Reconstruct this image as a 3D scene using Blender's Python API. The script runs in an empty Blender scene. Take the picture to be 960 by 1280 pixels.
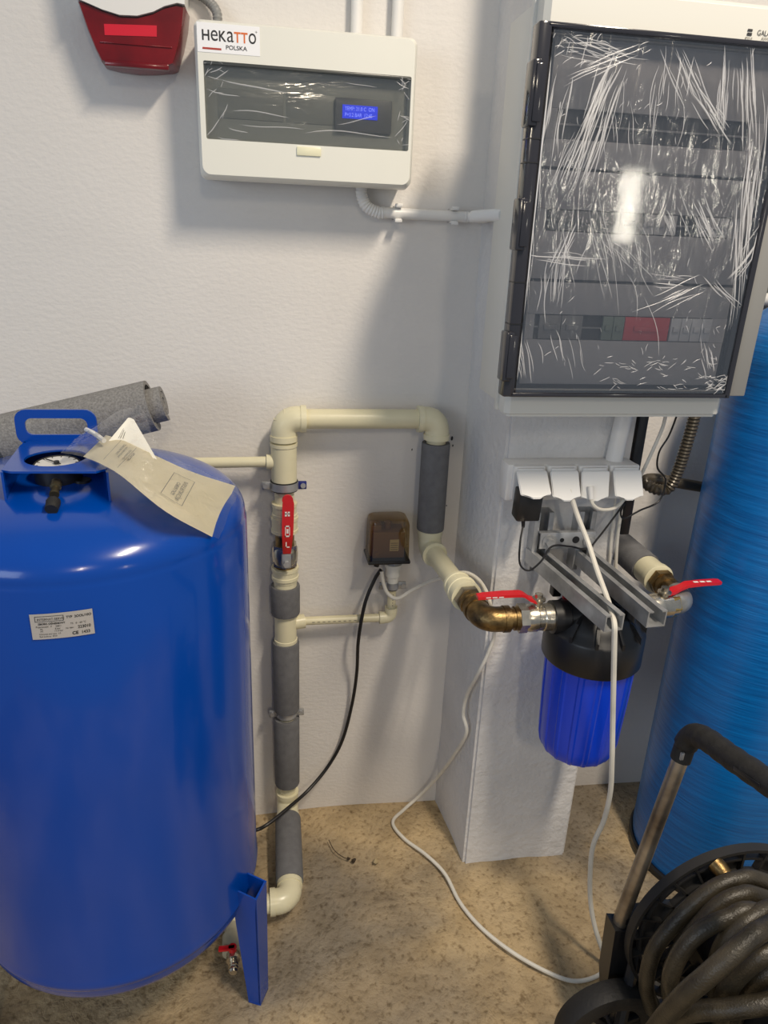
import bpy, bmesh, math, random
from math import sin, cos, pi, radians, sqrt, atan2
from mathutils import Vector as V, Matrix as M
random.seed(7)
S = bpy.context.scene
COL = S.collection

# ------------------------------------------------------------------ camera
F_PX = 900.0
CAM = V((0.0, -1.5, 1.415))
def _cam_axes():
    dn = V((380-480, 3000-640, F_PX)).normalized()          # world "down" seen from the camera
    fw = V((0, 0, 1)); fh = (fw - dn*fw.dot(dn)).normalized(); up = -dn
    rt = fh.cross(up)
    if rt.x < 0: rt = -rt
    a = radians(10)
    return sin(a)*fh + cos(a)*rt, cos(a)*fh - sin(a)*rt, up
_X, _Y, _Z = _cam_axes()
def _w(c): return V((_X.dot(c), _Y.dot(c), _Z.dot(c)))
cd = bpy.data.cameras.new('camera'); cam = bpy.data.objects.new('camera', cd); COL.objects.link(cam)
cd.sensor_fit = 'VERTICAL'; cd.sensor_height = 24; cd.lens = F_PX*24/1280; cd.clip_start = .01
r_, u_, b_ = _w(V((1,0,0))), -_w(V((0,1,0))), -_w(V((0,0,1)))
cam.matrix_world = M(((r_.x,u_.x,b_.x,CAM.x),(r_.y,u_.y,b_.y,CAM.y),(r_.z,u_.z,b_.z,CAM.z),(0,0,0,1)))
S.camera = cam
def P(px, py, Y=None, X=None, Z=None):
    """point on the plane Y=, X= or Z= that a pixel of the photograph shows"""
    d = _w(V((px-480, py-640, F_PX)))
    if Y is not None: t = (Y-CAM.y)/d.y
    elif X is not None: t = (X-CAM.x)/d.x
    else: t = (Z-CAM.z)/d.z
    return CAM + d*t

# ------------------------------------------------------------------ world, lamps, exposure
w = bpy.data.worlds.new('world'); S.world = w; w.use_nodes = True
w.node_tree.nodes['Background'].inputs[0].default_value = (.74, .85, 1.0, 1)
w.node_tree.nodes['Background'].inputs[1].default_value = .30
def area(name, loc, target, sx, sy, power, col):
    l = bpy.data.lights.new(name, 'AREA'); l.shape = 'RECTANGLE'; l.size = sx; l.size_y = sy
    l.energy = power; l.color = col
    o = bpy.data.objects.new(name, l); COL.objects.link(o); o.location = loc
    o.rotation_euler = (V(target)-V(loc)).to_track_quat('-Z', 'Y').to_euler()
    return o
area('ceiling_tube_lamp', (.85, -1.55, 2.9), (.85, -1.55, 0), .16, .7, 62, (1, .87, .70))
area('ceiling_tube_lamp_far', (.3, -4.6, 2.9), (.3, -4.6, 0), .2, 1.2, 45, (1, .86, .66))
area('garage_window', (-2.6, -3.2, 1.7), (0, -.2, 1.0), 1.6, 1.3, 25, (.78, .88, 1))
area('door_window', (2.50, -4.4, 1.68), (.57, -.43, 1.5), .13, .46, 3.6, (1, .93, .78))
S.view_settings.view_transform = 'Standard'; S.view_settings.look = 'None'
S.view_settings.exposure = 0.0; S.view_settings.gamma = 1.0; S.view_settings.use_curve_mapping = False

# ------------------------------------------------------------------ materials
def lin(c): return tuple(((x/255)/12.92 if x/255 <= .04045 else ((x/255+.055)/1.055)**2.4) for x in c) + (1,)
MATS = {}
def mat(name, rgb, rough=.5, metal=0, bump=0, bscale=200, var=0, vscale=8, stretch=(1,1,1), spec=.5,
        rgb2=None, coat=0, trans=0, alpha=1, emit=0, dist=.002, detail=5, fine=0):
    if name in MATS: return MATS[name]
    m = bpy.data.materials.new(name); m.use_nodes = True
    nt = m.node_tree; b = nt.nodes['Principled BSDF']
    b.inputs['Base Color'].default_value = lin(rgb); b.inputs['Roughness'].default_value = rough
    b.inputs['Metallic'].default_value = metal; b.inputs['Specular IOR Level'].default_value = spec
    b.inputs['Coat Weight'].default_value = coat; b.inputs['Coat Roughness'].default_value = .06
    b.inputs['Alpha'].default_value = alpha; b.inputs['Transmission Weight'].default_value = trans
    if emit:
        b.inputs['Emission Color'].default_value = lin(rgb); b.inputs['Emission Strength'].default_value = emit
    def noise(scale, det, st=(1,1,1)):
        tc = nt.nodes.new('ShaderNodeTexCoord'); mp = nt.nodes.new('ShaderNodeMapping')
        mp.inputs['Scale'].default_value = st
        n = nt.nodes.new('ShaderNodeTexNoise'); n.inputs['Scale'].default_value = scale; n.inputs['Detail'].default_value = det
        nt.links.new(tc.outputs['Object'], mp.inputs[0]); nt.links.new(mp.outputs[0], n.inputs['Vector'])
        return n
    if var or rgb2:
        n = noise(vscale, detail, stretch); cr = nt.nodes.new('ShaderNodeValToRGB')
        c1 = rgb2 if rgb2 else tuple(max(0, x*(1-var)) for x in rgb)
        cr.color_ramp.elements[0].color = lin(c1); cr.color_ramp.elements[1].color = lin(rgb)
        cr.color_ramp.elements[0].position = .32; cr.color_ramp.elements[1].position = .68
        nt.links.new(n.outputs['Fac'], cr.inputs[0]); out = cr.outputs[0]
        if fine:
            n2 = noise(vscale*14, 6); mx = nt.nodes.new('ShaderNodeMix'); mx.data_type = 'RGBA'; mx.blend_type = 'MULTIPLY'
            cr2 = nt.nodes.new('ShaderNodeValToRGB')
            cr2.color_ramp.elements[0].color = (1-fine,)*3+(1,); cr2.color_ramp.elements[1].color = (1,1,1,1)
            cr2.color_ramp.elements[0].position = .3; cr2.color_ramp.elements[1].position = .55
            nt.links.new(n2.outputs['Fac'], cr2.inputs[0]); mx.inputs[0].default_value = 1
            nt.links.new(out, mx.inputs[6]); nt.links.new(cr2.outputs[0], mx.inputs[7]); out = mx.outputs[2]
        nt.links.new(out, b.inputs['Base Color'])
    if bump:
        n = noise(bscale, 6, stretch); bp = nt.nodes.new('ShaderNodeBump')
        bp.inputs['Strength'].default_value = bump; bp.inputs['Distance'].default_value = dist
        nt.links.new(n.outputs['Fac'], bp.inputs['Height']); nt.links.new(bp.outputs[0], b.inputs['Normal'])
    MATS[name] = m
    return m
def film_mat(name, tint, gloss, rough, bump, scale, stretch, fac):
    """clear sheet: see-through plus a glossy skin, creased by a bump"""
    m = bpy.data.materials.new(name); m.use_nodes = True; nt = m.node_tree; nt.nodes.clear()
    o = nt.nodes.new('ShaderNodeOutputMaterial'); t = nt.nodes.new('ShaderNodeBsdfTransparent'); g = nt.nodes.new('ShaderNodeBsdfGlossy')
    mx = nt.nodes.new('ShaderNodeMixShader'); t.inputs[0].default_value = lin(tint); g.inputs[0].default_value = lin(gloss)
    g.inputs['Roughness'].default_value = rough
    lw = nt.nodes.new('ShaderNodeLayerWeight'); lw.inputs['Blend'].default_value = .25
    ma = nt.nodes.new('ShaderNodeMath'); ma.operation = 'MULTIPLY_ADD'; ma.inputs[1].default_value = .5; ma.inputs[2].default_value = fac
    nt.links.new(lw.outputs['Fresnel'], ma.inputs[0]); nt.links.new(ma.outputs[0], mx.inputs[0])
    nt.links.new(t.outputs[0], mx.inputs[1]); nt.links.new(g.outputs[0], mx.inputs[2]); nt.links.new(mx.outputs[0], o.inputs[0])
    if bump:
        tc = nt.nodes.new('ShaderNodeTexCoord'); mp = nt.nodes.new('ShaderNodeMapping'); mp.inputs['Scale'].default_value = stretch
        n = nt.nodes.new('ShaderNodeTexNoise'); n.inputs['Scale'].default_value = scale; n.inputs['Detail'].default_value = 3; n.inputs['Distortion'].default_value = .8
        bp = nt.nodes.new('ShaderNodeBump'); bp.inputs['Strength'].default_value = bump; bp.inputs['Distance'].default_value = .004
        nt.links.new(tc.outputs['Object'], mp.inputs[0]); nt.links.new(mp.outputs[0], n.inputs['Vector'])
        nt.links.new(n.outputs['Fac'], bp.inputs['Height']); nt.links.new(bp.outputs[0], g.inputs['Normal'])
    return m

WALL = mat('wall_paint', (226,222,217), .75, bump=.32, bscale=80, stretch=(1,1,1.6), var=.03, vscale=2.5, dist=.004)
PILLAR = mat('pillar_paint', (222,220,218), .75, bump=.8, bscale=60, var=.06, vscale=5, dist=.005)
def floor_mat():
    m = bpy.data.materials.new('raw_concrete'); m.use_nodes = True; nt = m.node_tree; b = nt.nodes['Principled BSDF']
    b.inputs['Roughness'].default_value = .86
    tc = nt.nodes.new('ShaderNodeTexCoord')
    def noise(sc, det, dist=0):
        n = nt.nodes.new('ShaderNodeTexNoise'); n.inputs['Scale'].default_value = sc; n.inputs['Detail'].default_value = det; n.inputs['Distortion'].default_value = dist
        nt.links.new(tc.outputs['Object'], n.inputs['Vector']); return n.outputs['Fac']
    def ramp(f, c0, c1, p0, p1):
        r = nt.nodes.new('ShaderNodeValToRGB'); r.color_ramp.elements[0].color = c0; r.color_ramp.elements[1].color = c1
        r.color_ramp.elements[0].position = p0; r.color_ramp.elements[1].position = p1; nt.links.new(f, r.inputs[0]); return r.outputs[0]
    def mix(a, c, mode, fac=1, facs=None):
        x = nt.nodes.new('ShaderNodeMix'); x.data_type = 'RGBA'; x.blend_type = mode; x.inputs[0].default_value = fac
        if facs: nt.links.new(facs, x.inputs[0])
        nt.links.new(a, x.inputs[6]); nt.links.new(c, x.inputs[7]) if not isinstance(c, tuple) else setattr(x.inputs[7], 'default_value', c); return x.outputs[2]
    base = ramp(noise(3.1, 8), lin((150,131,102)), lin((196,172,132)), .34, .62)
    grey = ramp(noise(1.9, 6, .6), (0,0,0,1), (.85,.85,.85,1), .46, .64)
    col = mix(base, lin((124,116,104)), 'MIX', 1, grey)
    speck = ramp(noise(90, 8), (.52,.48,.42,1), (1,1,1,1), .28, .47); col = mix(col, speck, 'MULTIPLY')
    mott = ramp(noise(11, 10, .3), (.82,.80,.76,1), (1.03,1.03,1.03,1), .34, .58); col = mix(col, mott, 'MULTIPLY')
    nt.links.new(col, b.inputs['Base Color'])
    v = nt.nodes.new('ShaderNodeTexVoronoi'); v.feature = 'DISTANCE_TO_EDGE'; v.inputs['Scale'].default_value = 26
    nd = nt.nodes.new('ShaderNodeMixRGB'); nd.inputs[0].default_value = .12; nt.links.new(tc.outputs['Object'], nd.inputs[1])
    nn = nt.nodes.new('ShaderNodeTexNoise'); nn.inputs['Scale'].default_value = 14; nt.links.new(tc.outputs['Object'], nn.inputs['Vector']); nt.links.new(nn.outputs['Color'], nd.inputs[2]); nt.links.new(nd.outputs[0], v.inputs['Vector'])
    ed = ramp(v.outputs['Distance'], (0,0,0,1), (1,1,1,1), 0, .05)
    h = mix(ramp(noise(45, 9), (0,0,0,1), (1,1,1,1), .2, .8), ed, 'MULTIPLY', .14)
    bp = nt.nodes.new('ShaderNodeBump'); bp.inputs['Strength'].default_value = .9; bp.inputs['Distance'].default_value = .007
    nt.links.new(h, bp.inputs['Height']); nt.links.new(bp.outputs[0], b.inputs['Normal'])
    return m
FLOOR = floor_mat()
CREAM = mat('cream_plastic', (222,214,180), .32, var=.03, vscale=20)
CREAM2 = mat('cream_fitting', (226,219,186), .3, var=.03, vscale=20)
FOAM = mat('grey_foam', (112,112,114), .9, bump=.4, bscale=400, var=.1, vscale=60)
FOAMROLL = mat('grey_foam_sheet', (148,146,143), .95, bump=.7, bscale=350, rgb2=(118,116,114), vscale=260)
BRASS = mat('aged_brass', (150,124,80), .38, .9, bump=.4, bscale=150, rgb2=(92,76,52), vscale=60)
NICKEL = mat('nickel', (214,206,190), .24, .95, bump=.2, bscale=90, var=.15, vscale=40)
ZINC = mat('zinc_steel', (190,191,192), .38, .55, var=.22, vscale=25)
GALV = mat('galvanised_iron', (176,176,172), .42, .7, bump=.4, bscale=120, var=.2, vscale=40)
RED = mat('red_lever', (206,22,32), .35, coat=.3)
WHITEPRINT = mat('white_print', (232,226,222), .6)
BLACK = mat('black_plastic', (26,26,28), .38)
BLACKR = mat('black_rubber', (30,29,28), .62, bump=.4, bscale=150)
BLACKCAB = mat('black_cable', (24,23,24), .45)
WCAB = mat('white_cable', (226,221,208), .45, var=.06, vscale=30)
TANKB = mat('blue_enamel', (0,66,162), .2, spec=.4, coat=.3, var=.05, vscale=3, bump=.05, bscale=9, dist=.01)
TANKR = mat('blue_fibreglass', (0,114,192), .34, bump=.3, bscale=16, stretch=(1,1,16), rgb2=(0,92,164), vscale=7, dist=.004)
FILTB = mat('blue_sump', (8,62,206), .32, coat=.2)
WPLAST = mat('white_plastic', (232,230,226), .35)
IVORY = mat('ivory_plastic', (232,231,221), .38)
GREYP = mat('grey_plastic', (134,134,132), .45)
MIDG = mat('mid_grey_panel', (172,171,170), .5)
DARKG = mat('dark_slot', (62,62,64), .5)
LIGHTG = mat('light_grey_module', (186,186,184), .45)
SMOKE = mat('smoke_plastic', (44,44,50), .14, coat=.3)
GLASS = film_mat('smoked_door', (240,239,240), (255,255,255), .06, 0, 1, (1,1,1), .03)
FILM = film_mat('creased_film', (253,253,253), (255,255,255), .15, 1.0, 17, (2.6,1,.55), .13)
FILMH = film_mat('creased_film_box', (253,253,253), (255,255,255), .1, .5, 14, (.5,1,2), .05)
GLASSBOX = film_mat('smoked_window', (235,235,233), (255,255,255), .06, 0, 1, (1,1,1), .06)
CREASE = mat('crease_highlight', (238,238,240), .16, alpha=.42, spec=.8)
BAGM = film_mat('plastic_bag', (254,254,254), (255,255,255), .14, .7, 40, (1,1,1), .09)
COVERM = film_mat('smoky_cover', (232,216,180), (255,255,255), .06, 0, 1, (1,1,1), .06)
INK = mat('black_ink', (40,40,42), .6)
INKG = mat('grey_ink', (112,108,100), .7)
ORANGE = mat('orange_ink', (222,112,52), .6)
REDINK = mat('red_ink', (176,60,46), .6)
PAPER = mat('paper', (252,243,214), .7, var=.04, vscale=12)
PAPERW = mat('white_paper', (252,249,238), .7)
HOSE = mat('hose_rubber', (66,59,46), .38, bump=.5, bscale=300, rgb2=(44,39,30), vscale=30)  # rubber tones darkened to carry the shadow lying over the reel
ALU = mat('scuffed_tube', (182,172,156), .35, .8, bump=.3, bscale=60, rgb2=(116,104,90), vscale=18)
STEELP = mat('plate_sticker', (186,180,174), .45, .2)
GRIME = mat('dark_grime', (62,50,36), .9)

# ------------------------------------------------------------------ mesh helpers
def box(bm, c, s, bev=0, rot=None, seg=2):
    t = bmesh.new(); bmesh.ops.create_cube(t, size=1)
    bmesh.ops.scale(t, vec=s, verts=t.verts)
    if bev: bmesh.ops.bevel(t, geom=t.edges[:], offset=bev, segments=seg, affect='EDGES', profile=.5)
    if rot is not None: bmesh.ops.rotate(t, cent=(0,0,0), matrix=rot, verts=t.verts)
    bmesh.ops.translate(t, vec=c, verts=t.verts)
    merge(bm, t)
def boxx(bm, x0, x1, y0, y1, z0, z1, bev=0, seg=2):
    box(bm, ((x0+x1)/2,(y0+y1)/2,(z0+z1)/2), (abs(x1-x0),abs(y1-y0),abs(z1-z0)), bev, seg=seg)
def merge(bm, t):
    me = bpy.data.meshes.new('tmp'); t.to_mesh(me); t.free(); bm.from_mesh(me); bpy.data.meshes.remove(me)
def frame(d):
    d = d.normalized(); a = V((0,0,1)) if abs(d.z) < .9 else V((1,0,0))
    u = d.cross(a).normalized(); return u, d.cross(u).normalized()
def lathe(bm, prof, o, axis=(0,0,1), seg=28, cap=True, mod=None):
    """prof: list of (radius, height along axis)"""
    o = V(o); ax = V(axis).normalized(); u, v = frame(ax); rings = []
    for r, h in prof:
        rings.append([bm.verts.new(o + ax*h + (u*cos(2*pi*i/seg)+v*sin(2*pi*i/seg))*(max(r,1e-5)*(mod(i/seg,h) if mod else 1))) for i in range(seg)])
    for a, b in zip(rings, rings[1:]):
        for i in range(seg): bm.faces.new((a[i], a[(i+1)%seg], b[(i+1)%seg], b[i]))
    if cap: bm.faces.new(rings[0][::-1]); bm.faces.new(rings[-1])
def cyl(bm, p0, p1, r0, r1=None, seg=24):
    p0, p1 = V(p0), V(p1); r1 = r0 if r1 is None else r1
    lathe(bm, [(r0,0),(r1,(p1-p0).length)], p0, p1-p0, seg)
def hexn(bm, p0, p1, r): cyl(bm, p0, p1, r, seg=6)
def catmull(pts, n=8):
    pts = [V(p) for p in pts]; q = [pts[0]*2-pts[1]] + pts + [pts[-1]*2-pts[-2]]; out = []
    for i in range(1, len(q)-2):
        a, b, c, d = q[i-1:i+3]
        for k in range(n):
            t = k/n
            out.append(.5*((2*b)+(c-a)*t+(2*a-5*b+4*c-d)*t*t+(3*b-a-3*c+d)*t**3))
    return out + [pts[-1]]
def tube(bm, pts, r, seg=10, cap=True, rf=None):
    pts = [V(p) for p in pts]; n = len(pts); rings = []
    t0 = (pts[1]-pts[0]).normalized(); u, v = frame(t0)
    for i, p in enumerate(pts):
        t = (pts[min(i+1,n-1)]-pts[max(i-1,0)]).normalized()
        u = (u - t*u.dot(t)).normalized(); v = t.cross(u)
        rr = rf(i) if rf else r
        rings.append([bm.verts.new(p+(u*cos(2*pi*k/seg)+v*sin(2*pi*k/seg))*rr) for k in range(seg)])
    for a, b in zip(rings, rings[1:]):
        for k in range(seg): bm.faces.new((a[k], a[(k+1)%seg], b[(k+1)%seg], b[k]))
    if cap: bm.faces.new(rings[0][::-1]); bm.faces.new(rings[-1])
def resample(pts, step):
    out = [pts[0]]; acc = 0
    for a, b in zip(pts, pts[1:]):
        L = (b-a).length; d = step-acc
        while d <= L: out.append(a+(b-a)*(d/L)); d += step
        acc = L-(d-step)
    return out
def ribbed(bm, ctrl, r, pitch=.0055, depth=.13, seg=12):
    p = resample(catmull(ctrl, 24), pitch/4)
    tube(bm, p, r, seg, rf=lambda i: r*(1-depth*(.5+.5*cos(i*pi/2))))
def elbow(bm, c, da, db, r, leg, rb, collar=True):
    c, da, db = V(c), V(da).normalized(), V(db).normalized()
    pts = [c+da*leg]; n = 10; ctr = c+(da+db)*rb
    for i in range(n+1):
        a = i/n*pi/2
        pts.append(ctr - db*rb*cos(a) - da*rb*sin(a))
    pts.append(c+db*leg)
    tube(bm, pts, r, 24)
    if collar:
        for d in (da, db): cyl(bm, c+d*(leg-.011), c+d*(leg+.0005), r*1.07)
def prism(bm, loop, d):
    """extrude a planar loop of points by vector d"""
    a = [bm.verts.new(V(p)) for p in loop]; b = [bm.verts.new(V(p)+V(d)) for p in loop]; n = len(a)
    bm.faces.new(a[::-1]); bm.faces.new(b)
    for i in range(n): bm.faces.new((a[i], a[(i+1)%n], b[(i+1)%n], b[i]))
def ringplate(bm, outer, inner, d):
    """flat plate with a hole; both loops have the same number of points"""
    n = len(outer); d = V(d)
    A = [bm.verts.new(V(p)) for p in outer]; B = [bm.verts.new(V(p)) for p in inner]
    A2 = [bm.verts.new(V(p)+d) for p in outer]; B2 = [bm.verts.new(V(p)+d) for p in inner]
    for i in range(n):
        j = (i+1)%n
        bm.faces.new((A[i],A[j],B[j],B[i])); bm.faces.new((A2[j],A2[i],B2[i],B2[j]))
        bm.faces.new((A[j],A[i],A2[i],A2[j])); bm.faces.new((B[i],B[j],B2[j],B2[i]))
def rrect(w_, h_, r, n=5):
    out = []
    for cx, cy, a0 in ((w_/2-r,h_/2-r,0),(-w_/2+r,h_/2-r,pi/2),(-w_/2+r,-h_/2+r,pi),(w_/2-r,-h_/2+r,3*pi/2)):
        for i in range(n+1):
            a = a0+i/n*pi/2; out.append((cx+r*cos(a), cy+r*sin(a)))
    return out
def fixn(bm): bmesh.ops.recalc_face_normals(bm, faces=bm.faces)
BASE = {}
def thing(name, label, cat, base, group=None):
    o = bpy.data.objects.new(name, None); COL.objects.link(o); o.location = base; o.empty_display_size = .02
    o['label'] = label; o['category'] = cat
    if group: o['group'] = group
    BASE[o] = V(base); return o
def obj(name, bm, m, parent=None, smooth=35, label=None, cat=None, group=None, kind=None, norm=True, origin=None):
    if norm: fixn(bm)
    if parent is not None: base = BASE[parent]
    elif origin is not None: base = V(origin)
    else:
        xs = [v.co.x for v in bm.verts]; ys = [v.co.y for v in bm.verts]
        base = V(((min(xs)+max(xs))/2, (min(ys)+max(ys))/2, min(v.co.z for v in bm.verts)))
    for v in bm.verts: v.co -= base
    me = bpy.data.meshes.new(name); bm.to_mesh(me); bm.free()
    me.materials.append(m)
    if smooth:
        me.polygons.foreach_set('use_smooth', [True]*len(me.polygons)); me.set_sharp_from_angle(angle=radians(smooth))
    o = bpy.data.objects.new(name, me); COL.objects.link(o)
    if parent is not None: o.parent = parent
    else: o.location = base
    BASE[o] = base
    if label: o['label'] = label
    if cat: o['category'] = cat
    if group: o['group'] = group
    if kind: o['kind'] = kind
    return o
def mk(name, fn, m, parent=None, **k):
    bm = bmesh.new(); fn(bm); return obj(name, bm, m, parent, **k)
def flat_text(s, size, align='LEFT', bold=0):
    c = bpy.data.curves.new('t', 'FONT'); c.body = s; c.size = size; c.align_x = align; c.offset = bold
    o = bpy.data.objects.new('t', c); COL.objects.link(o); dg = bpy.context.evaluated_depsgraph_get(); dg.update()
    me = bpy.data.meshes.new_from_object(o.evaluated_get(dg)); vs = [v.co.copy() for v in me.vertices]; fs = [tuple(p.vertices) for p in me.polygons]
    bpy.data.objects.remove(o); bpy.data.curves.remove(c); bpy.data.meshes.remove(me)
    return vs, fs
def lettering(name, s, size, f, m, parent, align='LEFT', sx=1, bold=0):
    """flat print: f maps text (x, y) to a point on the surface"""
    vs, fs = flat_text(s, size, align, bold); bm = bmesh.new(); bv = [bm.verts.new(f(v.x*sx, v.y)) for v in vs]
    for q in fs:
        try: bm.faces.new([bv[i] for i in q])
        except ValueError: pass
    return obj(name, bm, m, parent, smooth=0, norm=False)
def quads(name, rects, f, m, parent):
    """flat print of rectangles (x0, x1, y0, y1) on a surface f"""
    bm = bmesh.new()
    for x0, x1, y0, y1 in rects:
        n = max(1, int(abs(x1-x0)/.01))
        for i in range(n):
            a, b = x0+(x1-x0)*i/n, x0+(x1-x0)*(i+1)/n
            bm.faces.new([bm.verts.new(f(*p)) for p in ((a,y0),(b,y0),(b,y1),(a,y1))])
    return obj(name, bm, m, parent, smooth=0, norm=False)
def onY(x0, z0, y): return lambda u, v: V((x0+u, y, z0+v))

# ------------------------------------------------------------------ the room
def jitter(x, y): return .0035*sin(9*x+3*sin(7*y))+.0025*sin(23*y+11*x)+.002*sin(51*x+2)*sin(47*y)
def build_floor(bm):
    nx, ny = 120, 70; x0, x1, y0, y1 = -1.6, 2.0, -2.2, .1
    g = [[bm.verts.new((x0+(x1-x0)*i/nx, y0+(y1-y0)*j/ny, jitter(x0+(x1-x0)*i/nx, y0+(y1-y0)*j/ny)-.004)) for i in range(nx+1)] for j in range(ny+1)]
    for j in range(ny):
        for i in range(nx): bm.faces.new((g[j][i], g[j][i+1], g[j+1][i+1], g[j+1][i]))
mk('floor', build_floor, FLOOR, kind='structure', smooth=180, origin=(0,0,0))
mk('wall_back', lambda bm: boxx(bm, -1.6, 2.0, 0, .2, -.1, 3.0), WALL, kind='structure', origin=(0,0,0))
def build_pillar(bm):
    prism(bm, [(.437,.02,-.05),(.457,-.225,-.05),(.718,-.225,-.05),(.718,.02,-.05)], (0,0,3.05))
    bmesh.ops.bevel(bm, geom=[e for e in bm.edges if abs(e.verts[0].co.z-e.verts[1].co.z) > 1], offset=.006, segments=2, affect='EDGES')
mk('wall_pillar', build_pillar, PILLAR, kind='structure', origin=(0,0,0))

# ------------------------------------------------------------------ blue pressure tank
TC = V((-.283, -.374, 0)); TR = .252; ZB, ZT, HD = .256, .987, .083
def dome(x, y):
    q = min(1, sqrt((x-TC.x)**2+(y-TC.y)**2)/TR); c = q**1.25
    return ZT + HD*sqrt(max(0, 1-c*c))
tank = thing('pressure_tank', 'large glossy blue steel pressure tank on legs below the grey foam roll', 'tank', (TC.x, TC.y, 0))
prof = []
for i in range(11):
    a = pi/2*i/10; prof.append((TR*max(.0, sin(a))**.8*.985, ZB-.012-.085*cos(a)))
prof += [(TR*.99, ZB-.006), (TR*1.004, ZB-.002), (TR*1.006, ZB+.005), (TR*1.003, ZB+.012), (TR, ZB+.02), (TR, .6), (TR, ZT-.012),
         (TR*.996, ZT-.008), (TR*.992, ZT-.002), (TR*.992, ZT)]
for i in range(1, 19):
    a = pi/2*i/18; prof.append((TR*.992*max(0, cos(a))**.8, ZT+HD*sin(a)))
mk('tank_body', lambda bm: lathe(bm, prof, (TC.x,TC.y,0), seg=96), TANKB, tank, smooth=50)
for k, ang in enumerate((-24.6, 95.4, 206)):
    rd = V((cos(radians(ang)), sin(radians(ang)), 0)); tg = V((-rd.y, rd.x, 0))
    def leg(bm):
        def pl(r, t, z): return TC + rd*r + tg*t + V((0,0,z))
        for t0, t1, r0, r1 in ((-.022,-.019,.236,.287), (.019,.022,.236,.287), (-.022,.022,.284,.288)):
            a = [pl(r0 if r0 > .26 else .262,t0*.8,0), pl(r1,t0*.8,0), pl(r1,t1*.8,0), pl(r0 if r0 > .26 else .262,t1*.8,0)]
            zt = .296 if r0 < .26 else .284
            b = [pl(r0,t0,zt), pl(r1,t0,.284), pl(r1,t1,.284), pl(r0,t1,zt)]
            A = [bm.verts.new(p) for p in a]; B = [bm.verts.new(p) for p in b]
            bm.faces.new(A[::-1]); bm.faces.new(B)
            for i in range(4): bm.faces.new((A[i],A[(i+1)%4],B[(i+1)%4],B[i]))
        p = [pl(.262,-.018,0), pl(.288,-.018,0), pl(.288,.018,0), pl(.262,.018,0)]
        prism(bm, p, (0,0,.004))
    mk('leg', leg, TANKB, tank, smooth=20)
# gauge bracket: bent sheet with a gauge hole, two cheeks and a carrying handle
ZP = 1.100
fl, fr, br, bl = V((-.352,-.505,ZP)), V((-.212,-.510,ZP)), V((-.258,-.342,ZP)), V((-.366,-.352,ZP))
GC = P(70, 572, Z=ZP)
def plate(bm):
    n = 32; inner, outer = [], []
    for i in range(n):
        a = 2*pi*i/n; d = V((cos(a), sin(a), 0)); inner.append(GC+d*.042)
        best = None
        for p, q in ((fl,fr),(fr,br),(br,bl),(bl,fl)):
            e = q-p; den = d.x*e.y-d.y*e.x
            if abs(den) < 1e-9: continue
            w0 = p-GC; t = (w0.x*e.y-w0.y*e.x)/den; s = (w0.x*d.y-w0.y*d.x)/den
            if t > 0 and -.001 <= s <= 1.001 and (best is None or t < best): best = t
        outer.append(GC+d*best)
    ringplate(bm, outer, inner, (0,0,-.003))
brk = mk('gauge_bracket', plate, TANKB, tank, smooth=20)
def cheek(p, q):
    def f(bm):
        n = 8; e = (q-p); nn = V((e.y,-e.x,0)).normalized()*.003
        top = [p+e*(i/n)+V((0,0,-.0012)) for i in range(n+1)]; lo = [V((a.x,a.y,dome(a.x,a.y)-.004)) for a in top]
        prism(bm, top+lo[::-1], nn)
    return f
mk('bracket_cheek', cheek(fl, bl), TANKB, tank, smooth=20); mk('bracket_cheek', cheek(br, fr), TANKB, tank, smooth=20)
mk('bracket_cheek', cheek(bl, br), TANKB, tank, smooth=20)
def handle(bm):
    Y = bl.y+.006; a = P(20, 533, Y=Y); b = P(122, 533, Y=Y); top = P(70, 513, Y=Y).z
    cx = (a.x+b.x)/2; W = b.x-a.x; H = top-ZP+.008; cz = ZP-.006+H/2
    o = [V((cx+x, Y, cz+z)) for x, z in rrect(W, H, .017)]; i = [V((cx+x, Y, cz+z+.001)) for x, z in rrect(W-.028, H-.029, .0105)]
    ringplate(bm, o, i, (0,-.004,0))
mk('carrying_handle', handle, TANKB, tank, smooth=30)
def gauge(bm): lathe(bm, [(.031,-.03),(.033,-.01),(.033,.002),(.031,.004),(.030,.001)], GC+V((0,0,-.012)), (0,-.10,1), 32)
g_ = mk('pressure_gauge', gauge, mat('gauge_case', (40,40,42), .4), tank)
GA = V((0,-.10,1)).normalized()
dial = mk('dial', lambda bm: lathe(bm, [(.0295,.0015),(.0295,.0025)], GC+V((0,0,-.012)), GA, 32), mat('gauge_dial', (214,212,206), .35), g_)
def needle(bm):
    c = GC+V((0,0,-.012))+GA*.004; cyl(bm, c, c+GA*.003, .004, seg=12); d = V((-.8,.6,.06)).normalized()
    tube(bm, [c+GA*.001-d*.008, c+GA*.001+d*.022], .0009, 6)
    for i in range(11):
        a = radians(-40+26*i); e = V((cos(a), sin(a), .1*sin(a)))
        tube(bm, [c-GA*.0012+e*.025, c-GA*.0012+e*.030], .0007, 4)
mk('needle', needle, INK, g_)
VS = V((P(68,632,Y=-.53).x, -.525, 0)); VS.z = dome(VS.x, VS.y)
def gstem(bm): cyl(bm, GC+V((0,0,-.04)), GC+V((0,.0,-.075)), .011); cyl(bm, GC+V((.035,-.01,-.03)), GC+V((.035,-.01,-.07)), .012)
mk('gauge_fitting', gstem, BLACK, tank)
def vstem(bm):
    d = V((0,-.55,-.25)); t = V((VS.x-.004,VS.y+.032,VS.z+.022))
    lathe(bm, [(.0075,0),(.0075,.012),(.005,.013),(.005,.022),(.0065,.023),(.0065,.028)], t, V(VS)+V((0,-.012,.006))-t, 14)
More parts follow.
